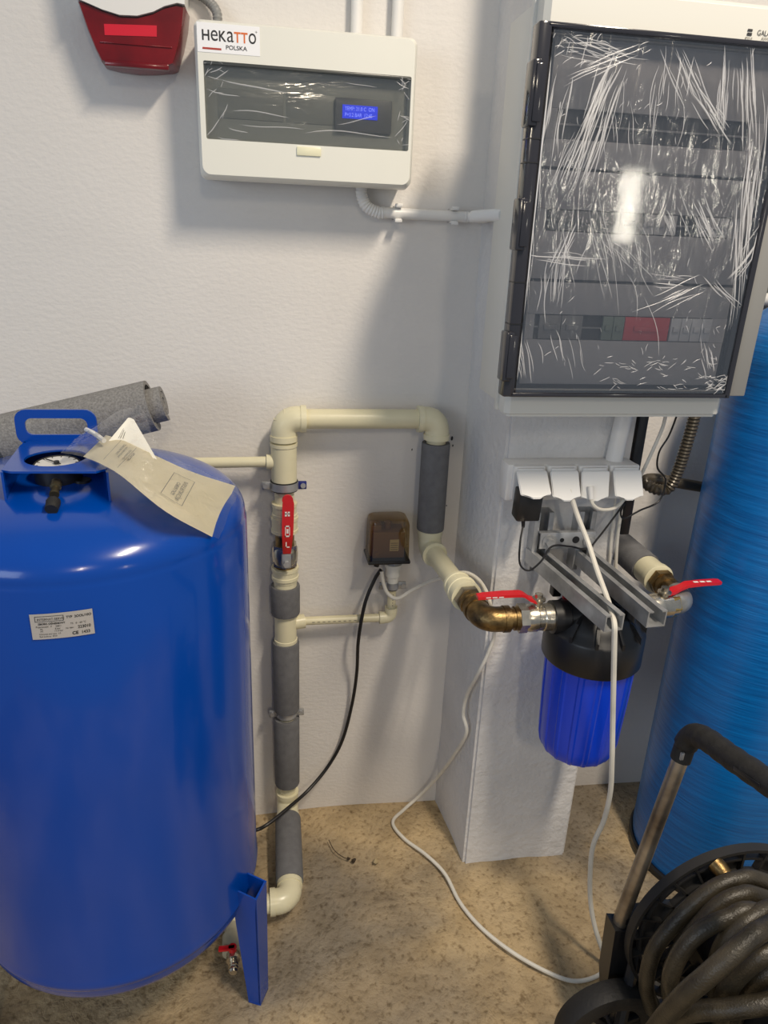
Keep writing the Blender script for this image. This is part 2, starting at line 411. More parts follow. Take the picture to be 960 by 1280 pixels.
mk('air_valve', vstem, mat('valve_brass', (92,84,62), .4, .7), tank)
mk('valve_cap', lambda bm: lathe(bm, [(.0085,0),(.0095,.004),(.0085,.018)], VS+V((0,-.004,.008)), V((0,-.030,-.012)), 14), BLACKR, tank)
# rating plate on the tank front
A0 = radians(-94.2); 
def onTank(u, v):                      # u metres along the girth, v up, origin lower left, slightly tilted
    v2 = v + u*.03; a = A0 + u/TR
    return V((TC.x+(TR+.0012)*cos(a), TC.y+(TR+.0012)*sin(a), .909+v2))
PW, PH = .076, .037
def rplate(bm):
    n = 10; g = [[bm.verts.new(onTank(PW*i/n, PH*j/2)) for i in range(n+1)] for j in range(3)]
    for j in range(2):
        for i in range(n): bm.faces.new((g[j][i],g[j][i+1],g[j+1][i+1],g[j+1][i]))
rp = mk('rating_plate', rplate, STEELP, tank, norm=False)
def T(off=.0004): return lambda u, v: onTank(u, v) + (onTank(u,v)-V((TC.x,TC.y,onTank(u,v).z))).normalized()*off
def tt(s, x, y, size, sx=1, bold=0, m=INK):
    f = T(); lettering('plate_lettering', s, size, lambda u, v: f(x+u, y+v), m, rp, sx=sx, bold=bold)
f_ = T()
quads('plate_lettering_frame', [(.006,.041,.033,.0336),(.006,.041,.0256,.0262),(.006,.0066,.0256,.0336),(.0404,.041,.0256,.0336)], f_, INK, rp)
tt('INTERNAT-SERVIS', .0085, .0275, .0046, .9); tt('TYP  2OOL/10O', .044, .0283, .0048, .9, .0001)
tt('ZBIORN. CIŚNIENIOWY', .009, .0212, .0036, .85, .0001); tt('Pojemność  V', .006, .0172, .0034); tt('200 l', .030, .0172, .0034)
tt('PS', .011, .0136, .0032); tt('8 bar', .029, .0136, .0032); tt('PT', .011, .0104, .0032); tt('11,4 bar', .028, .0104, .0032)
tt('Nr fabr.', .042, .0128, .0032); tt('223010', .0565, .0118, .0058, .9, .0001); tt('TS   0 - 60 °C', .048, .0188, .0034)
tt('Ciśnienie wstępne  1,5', .009, .0066, .0028); tt('Rok budowy  2010', .009, .0032, .0028)
tt('CE', .049, .0035, .0062, 1.0, .0002); tt('1433', .060, .0035, .0060, .9, .0001)

# ------------------------------------------------------------------ foam roll lying on the tank top
a0 = P(8, 549, Y=-.195); a1 = P(190, 506, Y=-.195); ax = (a1-a0).normalized(); L = (a1-a0).length
roll = thing('foam_roll', 'rolled grey foam insulation sheet lying behind the handle of the blue tank', 'foam roll', ((a0.x+a1.x)/2, -.195, dome(-.3,-.195)))
def spiral(bm, r0, r1, h0, h1, turns, th):
    n = int(40*turns); u, v = frame(ax); rows = []
    for i in range(n+1):
        a = 2*pi*turns*i/n+1.0; r = r0+(r1-r0)*i/n; d = u*cos(a)+v*sin(a)
        rows.append([bm.verts.new(a0+ax*h+d*q) for h, q in ((h0,r),(h1,r*.99),(h1,r*.99-th),(h0,r-th))])
    for p, q in zip(rows, rows[1:]):
        for k in range(4): bm.faces.new((p[k], p[(k+1)%4], q[(k+1)%4], q[k]))
    bm.faces.new(rows[0]); bm.faces.new(rows[-1][::-1])
mk('outer_layer', lambda bm: spiral(bm, .0405, .0475, 0, L, 1.15, .007), FOAMROLL, roll, smooth=40)
mk('inner_layer', lambda bm: spiral(bm, .012, .034, -.09, L+.022, 2.1, .0085), FOAMROLL, roll, smooth=40)

# ------------------------------------------------------------------ manual in a plastic bag, draped over the tank dome
def ondome(px, py, lift=.004):
    z = 1.08
    for _ in range(30):
        p = P(px, py, Z=z); z = .6*z+.4*(dome(p.x, p.y)+lift)
    return P(px, py, Z=z)
lo = [P(105,573,Z=1.108), P(128,583,Z=1.107), P(152,598,Z=1.1), P(205,641,Z=1.062), ondome(263,672,.010)]
hi = [P(133,546,Z=1.122), P(155,553,Z=1.118), P(182,566,Z=1.110), P(235,590,Z=1.072), ondome(292,608,.012)]
lo_c, hi_c = catmull(lo, 6), catmull(hi, 6)
def sheet_f(lo_c, hi_c, lift=0):
    n = len(lo_c)-1
    def f(u, v):
        t = max(0, min(.99999, u))*n; i = int(t); k = t-i
        a = lo_c[i].lerp(lo_c[i+1], k); b = hi_c[i].lerp(hi_c[i+1], k)
        p = a.lerp(b, v); t_ = (lo_c[i+1]-lo_c[i]).cross(b-a).normalized()
        if t_.z < 0: t_ = -t_
        p = p + t_*lift; p.z = max(p.z, dome(p.x, p.y)+.0035+lift); return p
    return f
def sheet(bm, f, nu=24, nv=6, th=.0):
    g = [[bm.verts.new(f(i/nu, j/nv)) for i in range(nu+1)] for j in range(nv+1)]
    for j in range(nv):
        for i in range(nu): bm.faces.new((g[j][i],g[j][i+1],g[j+1][i+1],g[j+1][i]))
    if th:
        r = bmesh.ops.solidify(bm, geom=bm.faces[:], thickness=th)
man = thing('manual_bag', 'clear plastic bag holding cream paper manuals draped over the blue tank', 'manual', (lo[-1].x-.03, lo[-1].y, dome(-.16,-.42)))
bk = mk('booklet', lambda bm: sheet(bm, sheet_f(lo_c, hi_c, .003), th=.0032), PAPER, man, smooth=30)
sf = sheet_f(lo_c, hi_c, .0052)
def cover(u, v): return sf(u, v)
quads('booklet_print', [(.69,.80,.22,.225),(.69,.80,.775,.78),(.69,.693,.22,.78),(.797,.80,.22,.78)], cover, INKG, bk)
for s, u0, v0, h in (('INSTRUKCJA', .775, .70, .032), ('OBSŁUGI', .745, .62, .026)):
    lettering('booklet_lettering', s, 1, lambda a, b: cover(u0-b*h, v0-a*.075), INKG, bk)
for s, u0, v0, h, k in (('ZBIORNIKI', .27, .86, .04, .085), ('MEMBRANOWE', .31, .80, .032, .06), ('DOKUMENTACJA', .36, .78, .026, .05), ('TECHNICZNA', .40, .74, .026, .05)):
    lettering('booklet_lettering', s, 1, lambda a, b: cover(u0+.06-b*h, v0-a*k), INKG, bk)
quads('booklet_print', [(.235,.238,.12,.95),(.43,.433,.1,.92)], cover, INKG, bk)
# second loose leaf rising to the bag's top corner
s_lo = [P(128,560,Z=1.113), P(150,560,Z=1.112), P(196,574,Z=1.104)]; s_hi = [P(160,522,Z=1.150), P(163,522,Z=1.150), P(167,524,Z=1.148)]
lf = mk('loose_leaf', lambda bm: sheet(bm, sheet_f(catmull(s_lo,6), catmull(s_hi,6), -.001), 12, 6), PAPERW, man, smooth=60)
sl = sheet_f(catmull(s_lo,6), catmull(s_hi,6), .001)
quads('leaf_print', [(.35+.07*k, .37+.07*k, .3, .62-.05*k) for k in range(3)], sl, INKG, lf)
def bag(bm):
    b_lo = [P(78,572,Z=1.104)] + [p+V((-.002,-.004,-.001)) for p in lo[:4]] + [lo[-1]+V((.006,-.004,-.004))]
    b_hi = [P(112,541,Z=1.122), P(165,514,Z=1.158), P(183,520,Z=1.152), P(197,560,Z=1.118), P(238,588,Z=1.076), hi[-1]+V((.006,.004,-.004))]
    f = sheet_f(catmull(b_lo,6), catmull(b_hi,6), .0075); g0 = sheet_f(catmull(b_lo,6), catmull(b_hi,6), 0)
    sheet(bm, lambda u, v: f(u,v)+V((0,0,.002*sin(37*u+9*v)*sin(21*v))), 40, 10)
mk('bag', bag, BAGM, man, smooth=180)
def tie(bm): tube(bm, catmull([P(108,537,Z=1.128), P(118,542,Z=1.131), P(130,551,Z=1.128)], 6), .0035, 8)
mk('tie', tie, WPLAST, man)

# ------------------------------------------------------------------ cream pipework (left riser, bridge, drop, run to the filter)
XL, YP, ZTOP, XR, ZR = .040, -.05, 1.062, .362, .767
RP, RF, RS = .0205, .0262, .0305
def zl(py, px=356, Y=YP): return P(px, py, Y=Y).z
pw = thing('water_pipe', 'cream plastic water pipe bridging the wall from the floor to the black filter head', 'pipe', (XL, YP, 0))
def seg_(p0, p1, r=RP, m=CREAM, name='pipe'): return mk(name, lambda bm: cyl(bm, p0, p1, r), m, pw)
def cpl(p0, p1, r=RF, name='coupling', m=CREAM2):
    p0, p1 = V(p0), V(p1); h = (p1-p0).length
    return mk(name, lambda bm: lathe(bm, [(r*1.06,0),(r*1.06,.007),(r,.008),(r,h-.008),(r*1.06,h-.007),(r*1.06,h)], p0, p1-p0), m, pw)
ZE = .066                                                          # height of the run on the floor
E1 = V((.362,-.05,ZR)); E2 = V((.392,-.384,ZR)); rd = (E2-E1).normalized()
FE = P(360, 1126, Z=.05); FE = V((.036, -.318, .05)); B0 = V((XL, YP, ZE)); fd = (FE-B0).normalized()
seg_((XL,YP,ZE), (XL,YP,zl(708))); seg_((XL,YP,zl(668)), (XL,YP,ZTOP)); seg_((XL,YP,ZTOP), (XR,YP,ZTOP)); seg_((XR,YP,ZTOP), (XR,YP,ZR))
seg_(E1, E1+rd*.23); seg_(B0, FE); seg_(FE, (-.283,-.34,.05)); 
seg_((-.283,-.34,.05), (-.283,-.34,.165))
mk('elbow', lambda bm: elbow(bm, (XL,YP,ZTOP), (0,0,-1), (1,0,0), RF, .045, .026), CREAM2, pw)
mk('elbow', lambda bm: elbow(bm, (XR,YP,ZTOP), (0,0,-1), (-1,0,0), RF, .043, .026), CREAM2, pw)
mk('elbow', lambda bm: elbow(bm, E1, (0,0,1), rd, RF, .043, .026), CREAM2, pw)
mk('elbow', lambda bm: elbow(bm, B0, (0,0,1), fd, RF, .044, .026), CREAM2, pw)
mk('elbow', lambda bm: elbow(bm, FE, -fd, (-1,-.02,0), RF*1.02, .043, .026), CREAM2, pw)
mk('elbow', lambda bm: elbow(bm, (-.283,-.34,.05), (1,.02,0), (0,0,1), RF, .043, .026), CREAM2, pw)
# upper tee with the thin branch to the left
cpl((XL,YP,zl(606)), (XL,YP,zl(553)), RF*1.02, 'tee')
zb = zl(577)
def branch(bm):
    cyl(bm, (XL,YP,zb), (XL-.036,YP,zb), .0155); cyl(bm, (XL-.036,YP,zb), (-.42,YP,zb-.004), .0112)
mk('branch_pipe', branch, CREAM2, pw)
# union, ball valve, union
cpl((XL,YP,zl(664)), (XL,YP,zl(645)), RF*1.05); cpl((XL,YP,zl(645)), (XL,YP,zl(628)), RF*.98)
for a_, b__, r__ in ((684,662,.0205),(713,700,.0215)):
    mk('brass_nipple', lambda bm: cyl(bm, (XL,YP,zl(a_)), (XL,YP,zl(b__)), r__), BRASS, pw)
z0, z1 = zl(705), zl(680)
def vbody(bm):
    hexn(bm, (XL,YP,z1-.012), (XL,YP,z1+.001), .0285); hexn(bm, (XL,YP,z0), (XL,YP,z0+.012), .0285)
    lathe(bm, [(.022,0),(.0275,.008),(.0285,.5*(z1-z0)),(.0275,z1-z0-.008),(.022,z1-z0)], (XL,YP,z0), (0,0,1))
    cyl(bm, (XL,YP-.02,(z0+z1)/2), (XL,YP-.044,(z0+z1)/2), .009)
bv = mk('ball_valve', vbody, NICKEL, pw)
zc = (z0+z1)/2
def lever_v(bm):
    n = 14; pts = []
    top = zl(626, 360, -.115)
    for i in range(n+1):
        t = i/n; wv = .0085+.0035*min(1, t*2.2) if t < .97 else .009
        pts.append((zc+.022+(top-zc-.022)*t, wv, -.098-.012*min(1, t*3)))
    for (za, wa, ya), (zb_, wb, yb) in zip(pts, pts[1:]):
        xa = XL+.002+.003*(za-zc)/.1; xb = XL+.002+.003*(zb_-zc)/.1
        A = [(xa-wa,ya,za),(xa+wa,ya,za),(xa+wa,ya+.005,za),(xa-wa,ya+.005,za)]; B = [(xb-wb,yb,zb_),(xb+wb,yb,zb_),(xb+wb,yb+.005,zb_),(xb-wb,yb+.005,zb_)]
        A = [bm.verts.new(p) for p in A]; B = [bm.verts.new(p) for p in B]
        for k in range(4): bm.faces.new((A[k],A[(k+1)%4],B[(k+1)%4],B[k]))
    bmesh.ops.remove_doubles(bm, verts=bm.verts[:], dist=1e-5); bmesh.ops.holes_fill(bm, edges=bm.edges[:], sides=0)
    cyl(bm, (XL+.005,-.1103,top-.001), (XL+.005,-.1045,top-.001), .0113, seg=20)
mk('lever', lever_v, RED, bv)
def lplate(bm):
    box(bm, (XL+.002,-.095,zc+.004), (.021,.004,.034), .003); hexn(bm, (XL+.002,-.093,zc-.002), (XL+.002,-.103,zc-.002), .0075)
mk('lever_nut', lplate, ZINC, bv)
mx = XL+.004
def lmarks(bm):
    t = zl(626, 360, -.115); k = t-zc-.02
    for x0, x1, a, b in ((-.005,-.001,.72,.80),(.001,.005,.72,.80),(-.005,.005,.755,.77),(-.005,-.0035,.36,.56),(.0035,.005,.36,.56),(-.005,.005,.36,.385),(-.005,.005,.535,.56),(-.002,.002,.42,.50),(-.004,.004,.17,.19),(-.004,-.002,.17,.27)):
        za, zz = zc+.02+k*a, zc+.02+k*b; y = -.1106
        bm.faces.new([bm.verts.new(p) for p in ((mx+x0,y,za),(mx+x1,y,za),(mx+x1,y,zz),(mx+x0,y,zz))])
mk('lever_print', lmarks, WHITEPRINT, bv, smooth=0, norm=False, kind='stuff')
cpl((XL,YP,zl(736)), (XL,YP,zl(722)), RF*.97); cpl((XL,YP,zl(722)), (XL,YP,zl(708)), RF*1.08)
# lower tee with the thin pipe to the pressure switch
cpl((XL,YP,zl(801)), (XL,YP,zl(764)), RF*.95, 'tee')
YB = -.04; zs = P(430, 774, Y=YB).z; XS = P(489, 760, Y=YB).x; SW0 = P(489, 706, Y=YB).z
def thin(bm):
    cyl(bm, (XL,YP,zs), (XL+.042,YB,zs), .0165); cyl(bm, (XL+.036,YB,zs), (XS,YB,zs), .0098)
mk('branch_pipe', thin, CREAM, pw)
mk('elbow', lambda bm: elbow(bm, (XS,YB,zs), (-1,0,0), (0,0,1), .0138, .027, .012), CREAM2, pw)
mk('riser_pipe', lambda bm: cyl(bm, (XS,YB,zs+.02), (XS,YB,SW0-.005), .0100), CREAM, pw)
zcp = P(489, 731, Y=YB).z
mk('coupling', lambda bm: lathe(bm, [(.0135,0),(.0135,.014),(.0165,.016),(.0165,.036),(.019,.037),(.019,.046)], (XS,YB,zcp+.008), (0,0,1)), mat('white_fitting', (228,226,216), .35), pw)
quads('pipe_lettering', [(.012*k, .012*k+.006, -.0008, .0008) for k in range(9)], onY(XL+.06, zs+.001, YB-.0102), INKG, pw)
quads('pipe_lettering', [(-.0008, .0008, .007*k, .007*k+.003) for k in range(5)], onY(XS+.001, zs+.034, YB-.0102), INKG, pw)
# end of the run: female coupling, brass nipple, brass elbow, nickel ball valve
def along(d): return E1+rd*d
cpl(along(.212), along(.243), RF*1.12, 'coupling'); cpl(along(.185), along(.215), RF*1.02, 'coupling')
mk('brass_nipple', lambda bm: lathe(bm, [(.022,0),(.022,.02),(.0235,.021),(.0235,.03),(.021,.031),(.021,.07)], along(.243), rd), BRASS, pw)
hexb = mk('hex_collar', lambda bm: hexn(bm, along(.246), along(.258), .0275), mat('dull_nickel', (150,144,132), .4, .85), pw)
mk('brass_elbow', lambda bm: elbow(bm, E2, -rd, (1,0,0), .0235, .046, .024), BRASS, pw, smooth=50)
def nip2(bm):
    lathe(bm, [(.02,0),(.02,.012),(.0225,.0125),(.0225,.02),(.02,.0205),(.02,.04)], E2+V((.044,0,0)), (1,0,0))
mk('brass_nipple', nip2, BRASS, pw)
VX0, VX1 = .456, .520
def vb2(bm):
    hexn(bm, (VX0,-.384,ZR), (VX0+.016,-.384,ZR), .0275)
    lathe(bm, [(.024,0),(.0265,.008),(.0265,.02),(.0245,.022),(.0245,.032),(.026,.034),(.026,.05),(.023,.052)], (VX0+.014,-.384,ZR), (1,0,0))
    cyl(bm, (.492,-.384,ZR+.022), (.492,-.384,ZR+.040), .0085)
bv2 = mk('ball_valve', vb2, NICKEL, pw)
def lever_h(bm):
    pts = [(.486,.0385,.0105),(.474,.043,.0085),(.462,.052,.0085),(.455,.054,.0095),(.42,.054,.0095),(.385,.052,.0095),(.374,.051,.008)]
    for (xa, ha, wa), (xb, hb, wb) in zip(pts, pts[1:]):
        A = [(xa,-.384-wa,ZR+ha),(xa,-.384+wa,ZR+ha),(xa,-.384+wa,ZR+ha-.0055),(xa,-.384-wa,ZR+ha-.0055)]
        B = [(xb,-.384-wb,ZR+hb),(xb,-.384+wb,ZR+hb),(xb,-.384+wb,ZR+hb-.0055),(xb,-.384-wb,ZR+hb-.0055)]
        A = [bm.verts.new(p) for p in A]; B = [bm.verts.new(p) for p in B]
        for k in range(4): bm.faces.new((A[k],A[(k+1)%4],B[(k+1)%4],B[k]))
    bmesh.ops.remove_doubles(bm, verts=bm.verts[:], dist=1e-5); bmesh.ops.holes_fill(bm, edges=bm.edges[:], sides=0)
mk('lever', lever_h, RED, bv2)
mk('lever_nut', lambda bm: (lathe(bm, [(.013,0),(.013,.003),(.0075,.004),(.0075,.012)], (.492,-.384,ZR+.037), (0,0,1), 20)), NICKEL, bv2)
quads('lever_print', [(.388+.012*k, .397+.012*k, ZR+.0495, ZR+.0515) for k in range(3)], lambda u, v: V((u, -.394, v)), WHITEPRINT, bv2)
# drain valve under the tank
DX = -.088; DY = FE.y-.02
mk('tee', lambda bm: (cyl(bm, (DX-.035,DY+.018,.05), (DX+.035,DY+.0178,.05), RF), cyl(bm, (DX,DY+.02,.05), (DX+.002,DY-.03,.05), .0185)), CREAM2, pw)
GR = mat('grey_fitting', (168,162,142), .4)
mk('drain_coupling', lambda bm: lathe(bm, [(.0165,0),(.0165,.024),(.0215,.026),(.0215,.062),(.018,.064)], (DX+.002,DY-.028,.05), (.05,-1,0)), GR, pw)
def drainv(bm):
    p = V((DX+.005,DY-.09,.05)); d = V((.05,-1,0)).normalized()
    lathe(bm, [(.011,0),(.0135,.004),(.0135,.018),(.008,.019),(.010,.026),(.008,.027),(.0098,.033),(.008,.034),(.0095,.040),(.007,.044)], p, d, 16)
dv = mk('drain_valve', drainv, NICKEL, pw)
mk('tap_handle', lambda bm: (box(bm, (DX-.006,DY-.094,.069), (.034,.012,.006), .0025), cyl(bm, (DX+.005,DY-.094,.055), (DX+.005,DY-.094,.072), .008)), RED, dv)

def clamp(px_axis, z, r, label, x, y, dark=False, wall=True):
    c = thing('pipe_clamp', label, 'clamp', (x, y, z-.008))
    mk('band', lambda bm: lathe(bm, [(r,0),(r+.0028,0),(r+.0028,.016),(r,.016)], (x,y,z-.008), (0,0,1), 32, cap=False), ZINC, c)
    mk('rubber_lining', lambda bm: lathe(bm, [(r-.0015,0),(r+.0012,0),(r+.0012,.021),(r-.0015,.021)], (x,y,z-.0105), (0,0,1), 32, cap=False), BLACKR, c)
    for s in (-1, 1):
        m_ = mat('blue_zinc', (48,56,128), .35, .5) if (s > 0 and dark) else ZINC
        mk('ear', lambda bm: box(bm, (x+s*(r+.010),y-.003,z), (.019,.006,.018), .002), m_, c)
        mk('screw', lambda bm: cyl(bm, (x+s*(r+.012),y-.005,z), (x+s*(r+.012),y-.0095,z), .0055, seg=12), ZINC, c)
    if wall: mk('stud', lambda bm: cyl(bm, (x,y+r,z), (x,.002,z), .004, seg=10), ZINC, c)
clamp(0, zl(606), RF*1.0+.001, 'zinc pipe clamp with one dark blue ear above the upright red lever', XL, YP, True)
clamp(0, zl(890), RP+.001, 'zinc pipe clamp in the gap between two grey foam sleeves', XL, YP)
clamp(0, zcp, .0118, 'small zinc pipe clamp under the smoky pressure switch', XS, YB)

def sleeve(p0, p1, label, r=RS, seam=None):
    p0, p1 = V(p0), V(p1); h = (p1-p0).length; n = 36
    def f(bm):
        ri = RP+.0008
        lathe(bm, [(ri,.0005),(r*.97,0),(r,.003),(r,h-.003),(r*.97,h),(ri,h-.0005)], p0, p1-p0, n, cap=False,
              mod=lambda t, hh: 1-.035*math.exp(-((t-.14)/.02)**2))
    return mk('foam_sleeve', f, FOAM, label=label, cat='pipe insulation', group='grey foam sleeves on the cream pipe', smooth=50)
sleeve((XL,YP,zl(766)), (XL,YP,zl(731)), 'short grey foam sleeve on the pipe under the upright red lever valve', RS*1.06)
sleeve((XL,YP,zl(886)), (XL,YP,zl(801)), 'grey foam sleeve on the riser between the thin branch and the lower clamp')
sleeve((XL,YP,zl(978)), (XL,YP,zl(896)), 'grey foam sleeve on the riser just below the lower clamp')
sleeve(B0+fd*.045, FE-fd*.043, 'grey foam sleeve on the pipe lying along the concrete floor', RS*1.02)
sleeve((XR,YP,P(537,661,Y=YP).z), (XR,YP,P(545,553,Y=YP).z), 'grey foam sleeve on the upright pipe near the wall corner')

# ------------------------------------------------------------------ pressure switch with smoky cover
sw = thing('pressure_switch', 'small pressure switch under a smoky see-through cover on the white wall', 'pressure switch', (XS, YB, SW0))
sx0, sx1 = P(461,690,Y=-.075).x, P(512,690,Y=-.075).x; sz0 = P(487,700,Y=-.075).z; sz1 = P(487,645,Y=-.075).z-.012
cxs = (sx0+sx1)/2
mk('base', lambda bm: boxx(bm, sx0-.002, sx1+.002, -.084, -.008, sz0-.008, sz0, .003), BLACK, sw)
def swcover(bm):
    w2, h2 = sx1-sx0, .07
    def ring(k, z): return [bm.verts.new((cxs+x, -.046+y, z)) for x, y in rrect(w2*k, h2*k, .012)]
    R_ = [ring(1.02, sz0), ring(1, sz0+.004), ring(.96, sz1-.012), ring(.90, sz1-.003), ring(.8, sz1)]
    for a, b in zip(R_, R_[1:]):
        n = len(a)
        for i in range(n): bm.faces.new((a[i],a[(i+1)%n],b[(i+1)%n],b[i]))
    bm.faces.new(R_[-1])
mk('cover', swcover, COVERM, sw)
def guts(bm):
    boxx(bm, sx0+.010, sx1-.010, -.066, -.015, sz0, sz1-.03, .003); boxx(bm, sx0+.006, sx0+.03, -.055, -.02, sz0, sz1-.018, .002)
    cyl(bm, (cxs,-.04,sz1-.03), (cxs,-.04,sz1-.014), .008, seg=12); cyl(bm, (sx0+.02,-.068,sz0+.012), (sx0+.02,-.06,sz0+.012), .005, seg=10)
mk('switch_mechanism', guts, mat('mechanism_brown', (128,100,68), .5, .2), sw)
lb = mk('switch_label', lambda bm: boxx(bm, cxs+.002, cxs+.022, -.0672, -.066, sz0+.018, sz0+.045), mat('switch_paper', (206,198,178), .6), sw)
quads('label_print', [(cxs+.004, cxs+.020, sz0+.021+.005*k, sz0+.0225+.005*k) for k in range(4)], lambda u, v: V((u,-.0675,v)), INKG, sw)
mk('cable_gland', lambda bm: cyl(bm, (sx0+.025,-.05,sz0-.006), (sx0+.022,-.05,sz0-.026), .009, .006, 14), BLACK, sw)
mk('threaded_inlet', lambda bm: (hexn(bm, (XS,YB,zcp+.052), (XS,YB,zcp+.066), .0165), cyl(bm, (XS,YB,zcp+.05), (XS,YB,sz0-.004), .011)), ZINC, sw)

# ------------------------------------------------------------------ siren
SY = -.065
def sp(px, py, y=SY): return P(px, py, Y=y)
siren = thing('alarm_siren', 'wall alarm siren with white cover and dark red translucent lens', 'siren', (-.2, 0, 1.66))
curve = [(96,0),(110,6),(128,14),(150,21),(172,22),(192,17),(206,10),(222,6),(231,8)]
low = [(229,30),(224,55),(217,80),(212,82),(190,84),(168,84),(145,81),(126,76),(119,62),(108,35)]
def lens(bm):
    lp = [sp(*q) for q in curve+low]; c = sum(lp, V())/len(lp)
    fr_ = [bm.verts.new(V((p.x*.97+c.x*.03, SY, p.z*.97+c.z*.03))) for p in lp]
    md = [bm.verts.new(V((p.x, SY+.007, p.z))) for p in lp]; bk_ = [bm.verts.new(V((p.x+(p.x-c.x)*.03, -.001, p.z+(p.z-c.z)*.02))) for p in lp]
    n = len(lp); bm.faces.new(fr_)
    for a, b in ((fr_, md), (md, bk_)):
        for i in range(n): bm.faces.new((a[i],a[(i+1)%n],b[(i+1)%n],b[i]))
    bm.faces.new(bk_[::-1])
mk('red_lens', lens, mat('dark_red_lens', (122,6,16), .2, coat=.2, var=.25, vscale=18), siren, smooth=25)
def scover(bm):
    lp = [sp(q[0], q[1]-1.5) for q in curve]; top = 1.90
    lp = [V((p.x, -.07, p.z)) for p in lp] + [V((lp[-1].x+.012,-.07,top)), V((lp[0].x-.012,-.07,top))]
    prism(bm, lp, (0,.068,0))
mk('white_cover', scover, WPLAST, siren, smooth=40)
def rwin(bm):
    a, b, c, d = sp(130,30), sp(196,32), sp(196,46), sp(131,44)
    prism(bm, [V((p.x,SY-.0008,p.z)) for p in (a,b,c,d)], (0,.004,0))
mk('red_reflector', rwin, mat('bright_red', (214,14,44), .3, coat=.5), siren, smooth=0)
def rrib(bm):
    a, b = sp(122,52), sp(218,57); boxx(bm, a.x+.004, b.x-.004, SY-.002, SY+.004, min(a.z,b.z)-.001, min(a.z,b.z)+.001, .0005)
    a, b = sp(126,74), sp(214,79); boxx(bm, a.x+.006, b.x-.004, SY-.004, SY+.01, a.z-.009, a.z, .002)
mk('lens_rib', rrib, MATS['dark_red_lens'], siren)

# ------------------------------------------------------------------ small distribution box
BX0, BX1, BZ0, BZ1, BY = -.101, .273, 1.498, 1.735, -.105
db = thing('distribution_box', 'white wall-mounted control box with a dark window and blue display', 'electrical box', ((BX0+BX1)/2, 0, BZ0))
WX0, WX1, WZ0, WZ1 = -.086, .262, 1.559, 1.674
mk('back_box', lambda bm: boxx(bm, BX0+.006, BX1-.006, -.06, -.0005, BZ0+.004, BZ1-.004, .006), IVORY, db)
def front(bm):
    cx_, cz_ = (BX0+BX1)/2, (BZ0+BZ1)/2; W, H = BX1-BX0, BZ1-BZ0
    wx, wz = (WX0+WX1)/2, (WZ0+WZ1)/2
    def ring(w_, h_, r, y, ox, oz): return [bm.verts.new((ox+x, y, oz+z)) for x, z in rrect(w_, h_, r)]
    R_ = [ring(W*.99, H*.985, .012, -.055, cx_, cz_), ring(W, H, .012, -.066, cx_, cz_), ring(W*.99, H*.98, .013, BY+.008, cx_, cz_), ring(W*.965, H*.945, .014, BY, cx_, cz_),
          ring(WX1-WX0, WZ1-WZ0, .003, BY, wx, wz), ring(WX1-WX0-.004, WZ1-WZ0-.004, .003, BY+.02, wx, wz)]
    n = len(R_[0])
    for a, b in zip(R_, R_[1:]):
        for i in range(n): bm.faces.new((a[i],a[(i+1)%n],b[(i+1)%n],b[i]))
mk('front_cover', front, IVORY, db, smooth=30)
mk('inner_panel', lambda bm: boxx(bm, WX0-.004, WX1+.004, BY+.019, BY+.022, WZ0-.004, WZ1+.004), mat('panel_grey', (178,179,172), .4), db)
mk('panel_slot', lambda bm: (boxx(bm, WX0+.02, WX0+.13, BY+.0175, BY+.02, WZ0+.035, WZ0+.08, .001), boxx(bm, WX0+.135, WX0+.22, BY+.0175, BY+.02, WZ0+.035, WZ0+.08, .001)), mat('panel_cover', (164,165,158), .4), db)
dx0, dx1 = P(419,140,Y=BY+.01).x, P(490,140,Y=BY+.01).x
disp = mk('display_module', lambda bm: boxx(bm, dx0, dx1, BY+.010, BY+.02, WZ0+.026, WZ0+.078, .002), mat('module_grey', (120,120,120), .4), db)
lx0, lx1 = P(428,140,Y=BY+.009).x, P(472,140,Y=BY+.009).x; lz0, lz1 = P(450,149,Y=BY+.009).z, P(450,132,Y=BY+.009).z
mk('display_screen', lambda bm: boxx(bm, lx0, lx1, BY+.0085, BY+.011, lz0, lz1), mat('blue_screen', (40,60,240), .3, emit=.9), disp)
LCD = mat('screen_text', (150,165,255), .4, emit=1.0)
for s, zz in (('TEMP: 21.0 C  ON', lz0+.0125), ('P=3.2 BAR  12:45', lz0+.003)):
    lettering('screen_lettering', s, .0082, onY(lx0+.004, zz, BY+.0082), LCD, disp, sx=.82)
win = mk('window', lambda bm: boxx(bm, WX0-.0005, WX1+.0005, BY+.001, BY+.003, WZ0-.0005, WZ1+.0005), GLASSBOX, db)
mk('window_edge', lambda bm: boxx(bm, WX0, WX1, BY-.0005, BY+.006, WZ1-.005, WZ1-.0005, .001), mat('dark_edge', (70,72,70), .3), win)
mk('latch', lambda bm: boxx(bm, P(371,188,Y=BY).x, P(401,188,Y=BY).x, BY-.003, BY+.004, P(385,195,Y=BY).z, P(385,184,Y=BY).z, .001), mat('latch_yellow', (236,232,200), .3), db)
stk = mk('sticker', lambda bm: boxx(bm, P(247,60,Y=BY).x, P(325,60,Y=BY).x, BY-.0006, BY+.001, P(290,66,Y=BY).z-.002, P(290,31,Y=BY).z), mat('sticker_white', (246,246,248), .4), db)
tx, tz = P(253,57,Y=BY).x, P(253,50,Y=BY).z
def stx(s, x, z, size, m, sx=1, bold=.0008):
    lettering('sticker_lettering', s, size, onY(x, z, BY-.0009), m, stk, sx=sx, bold=bold)
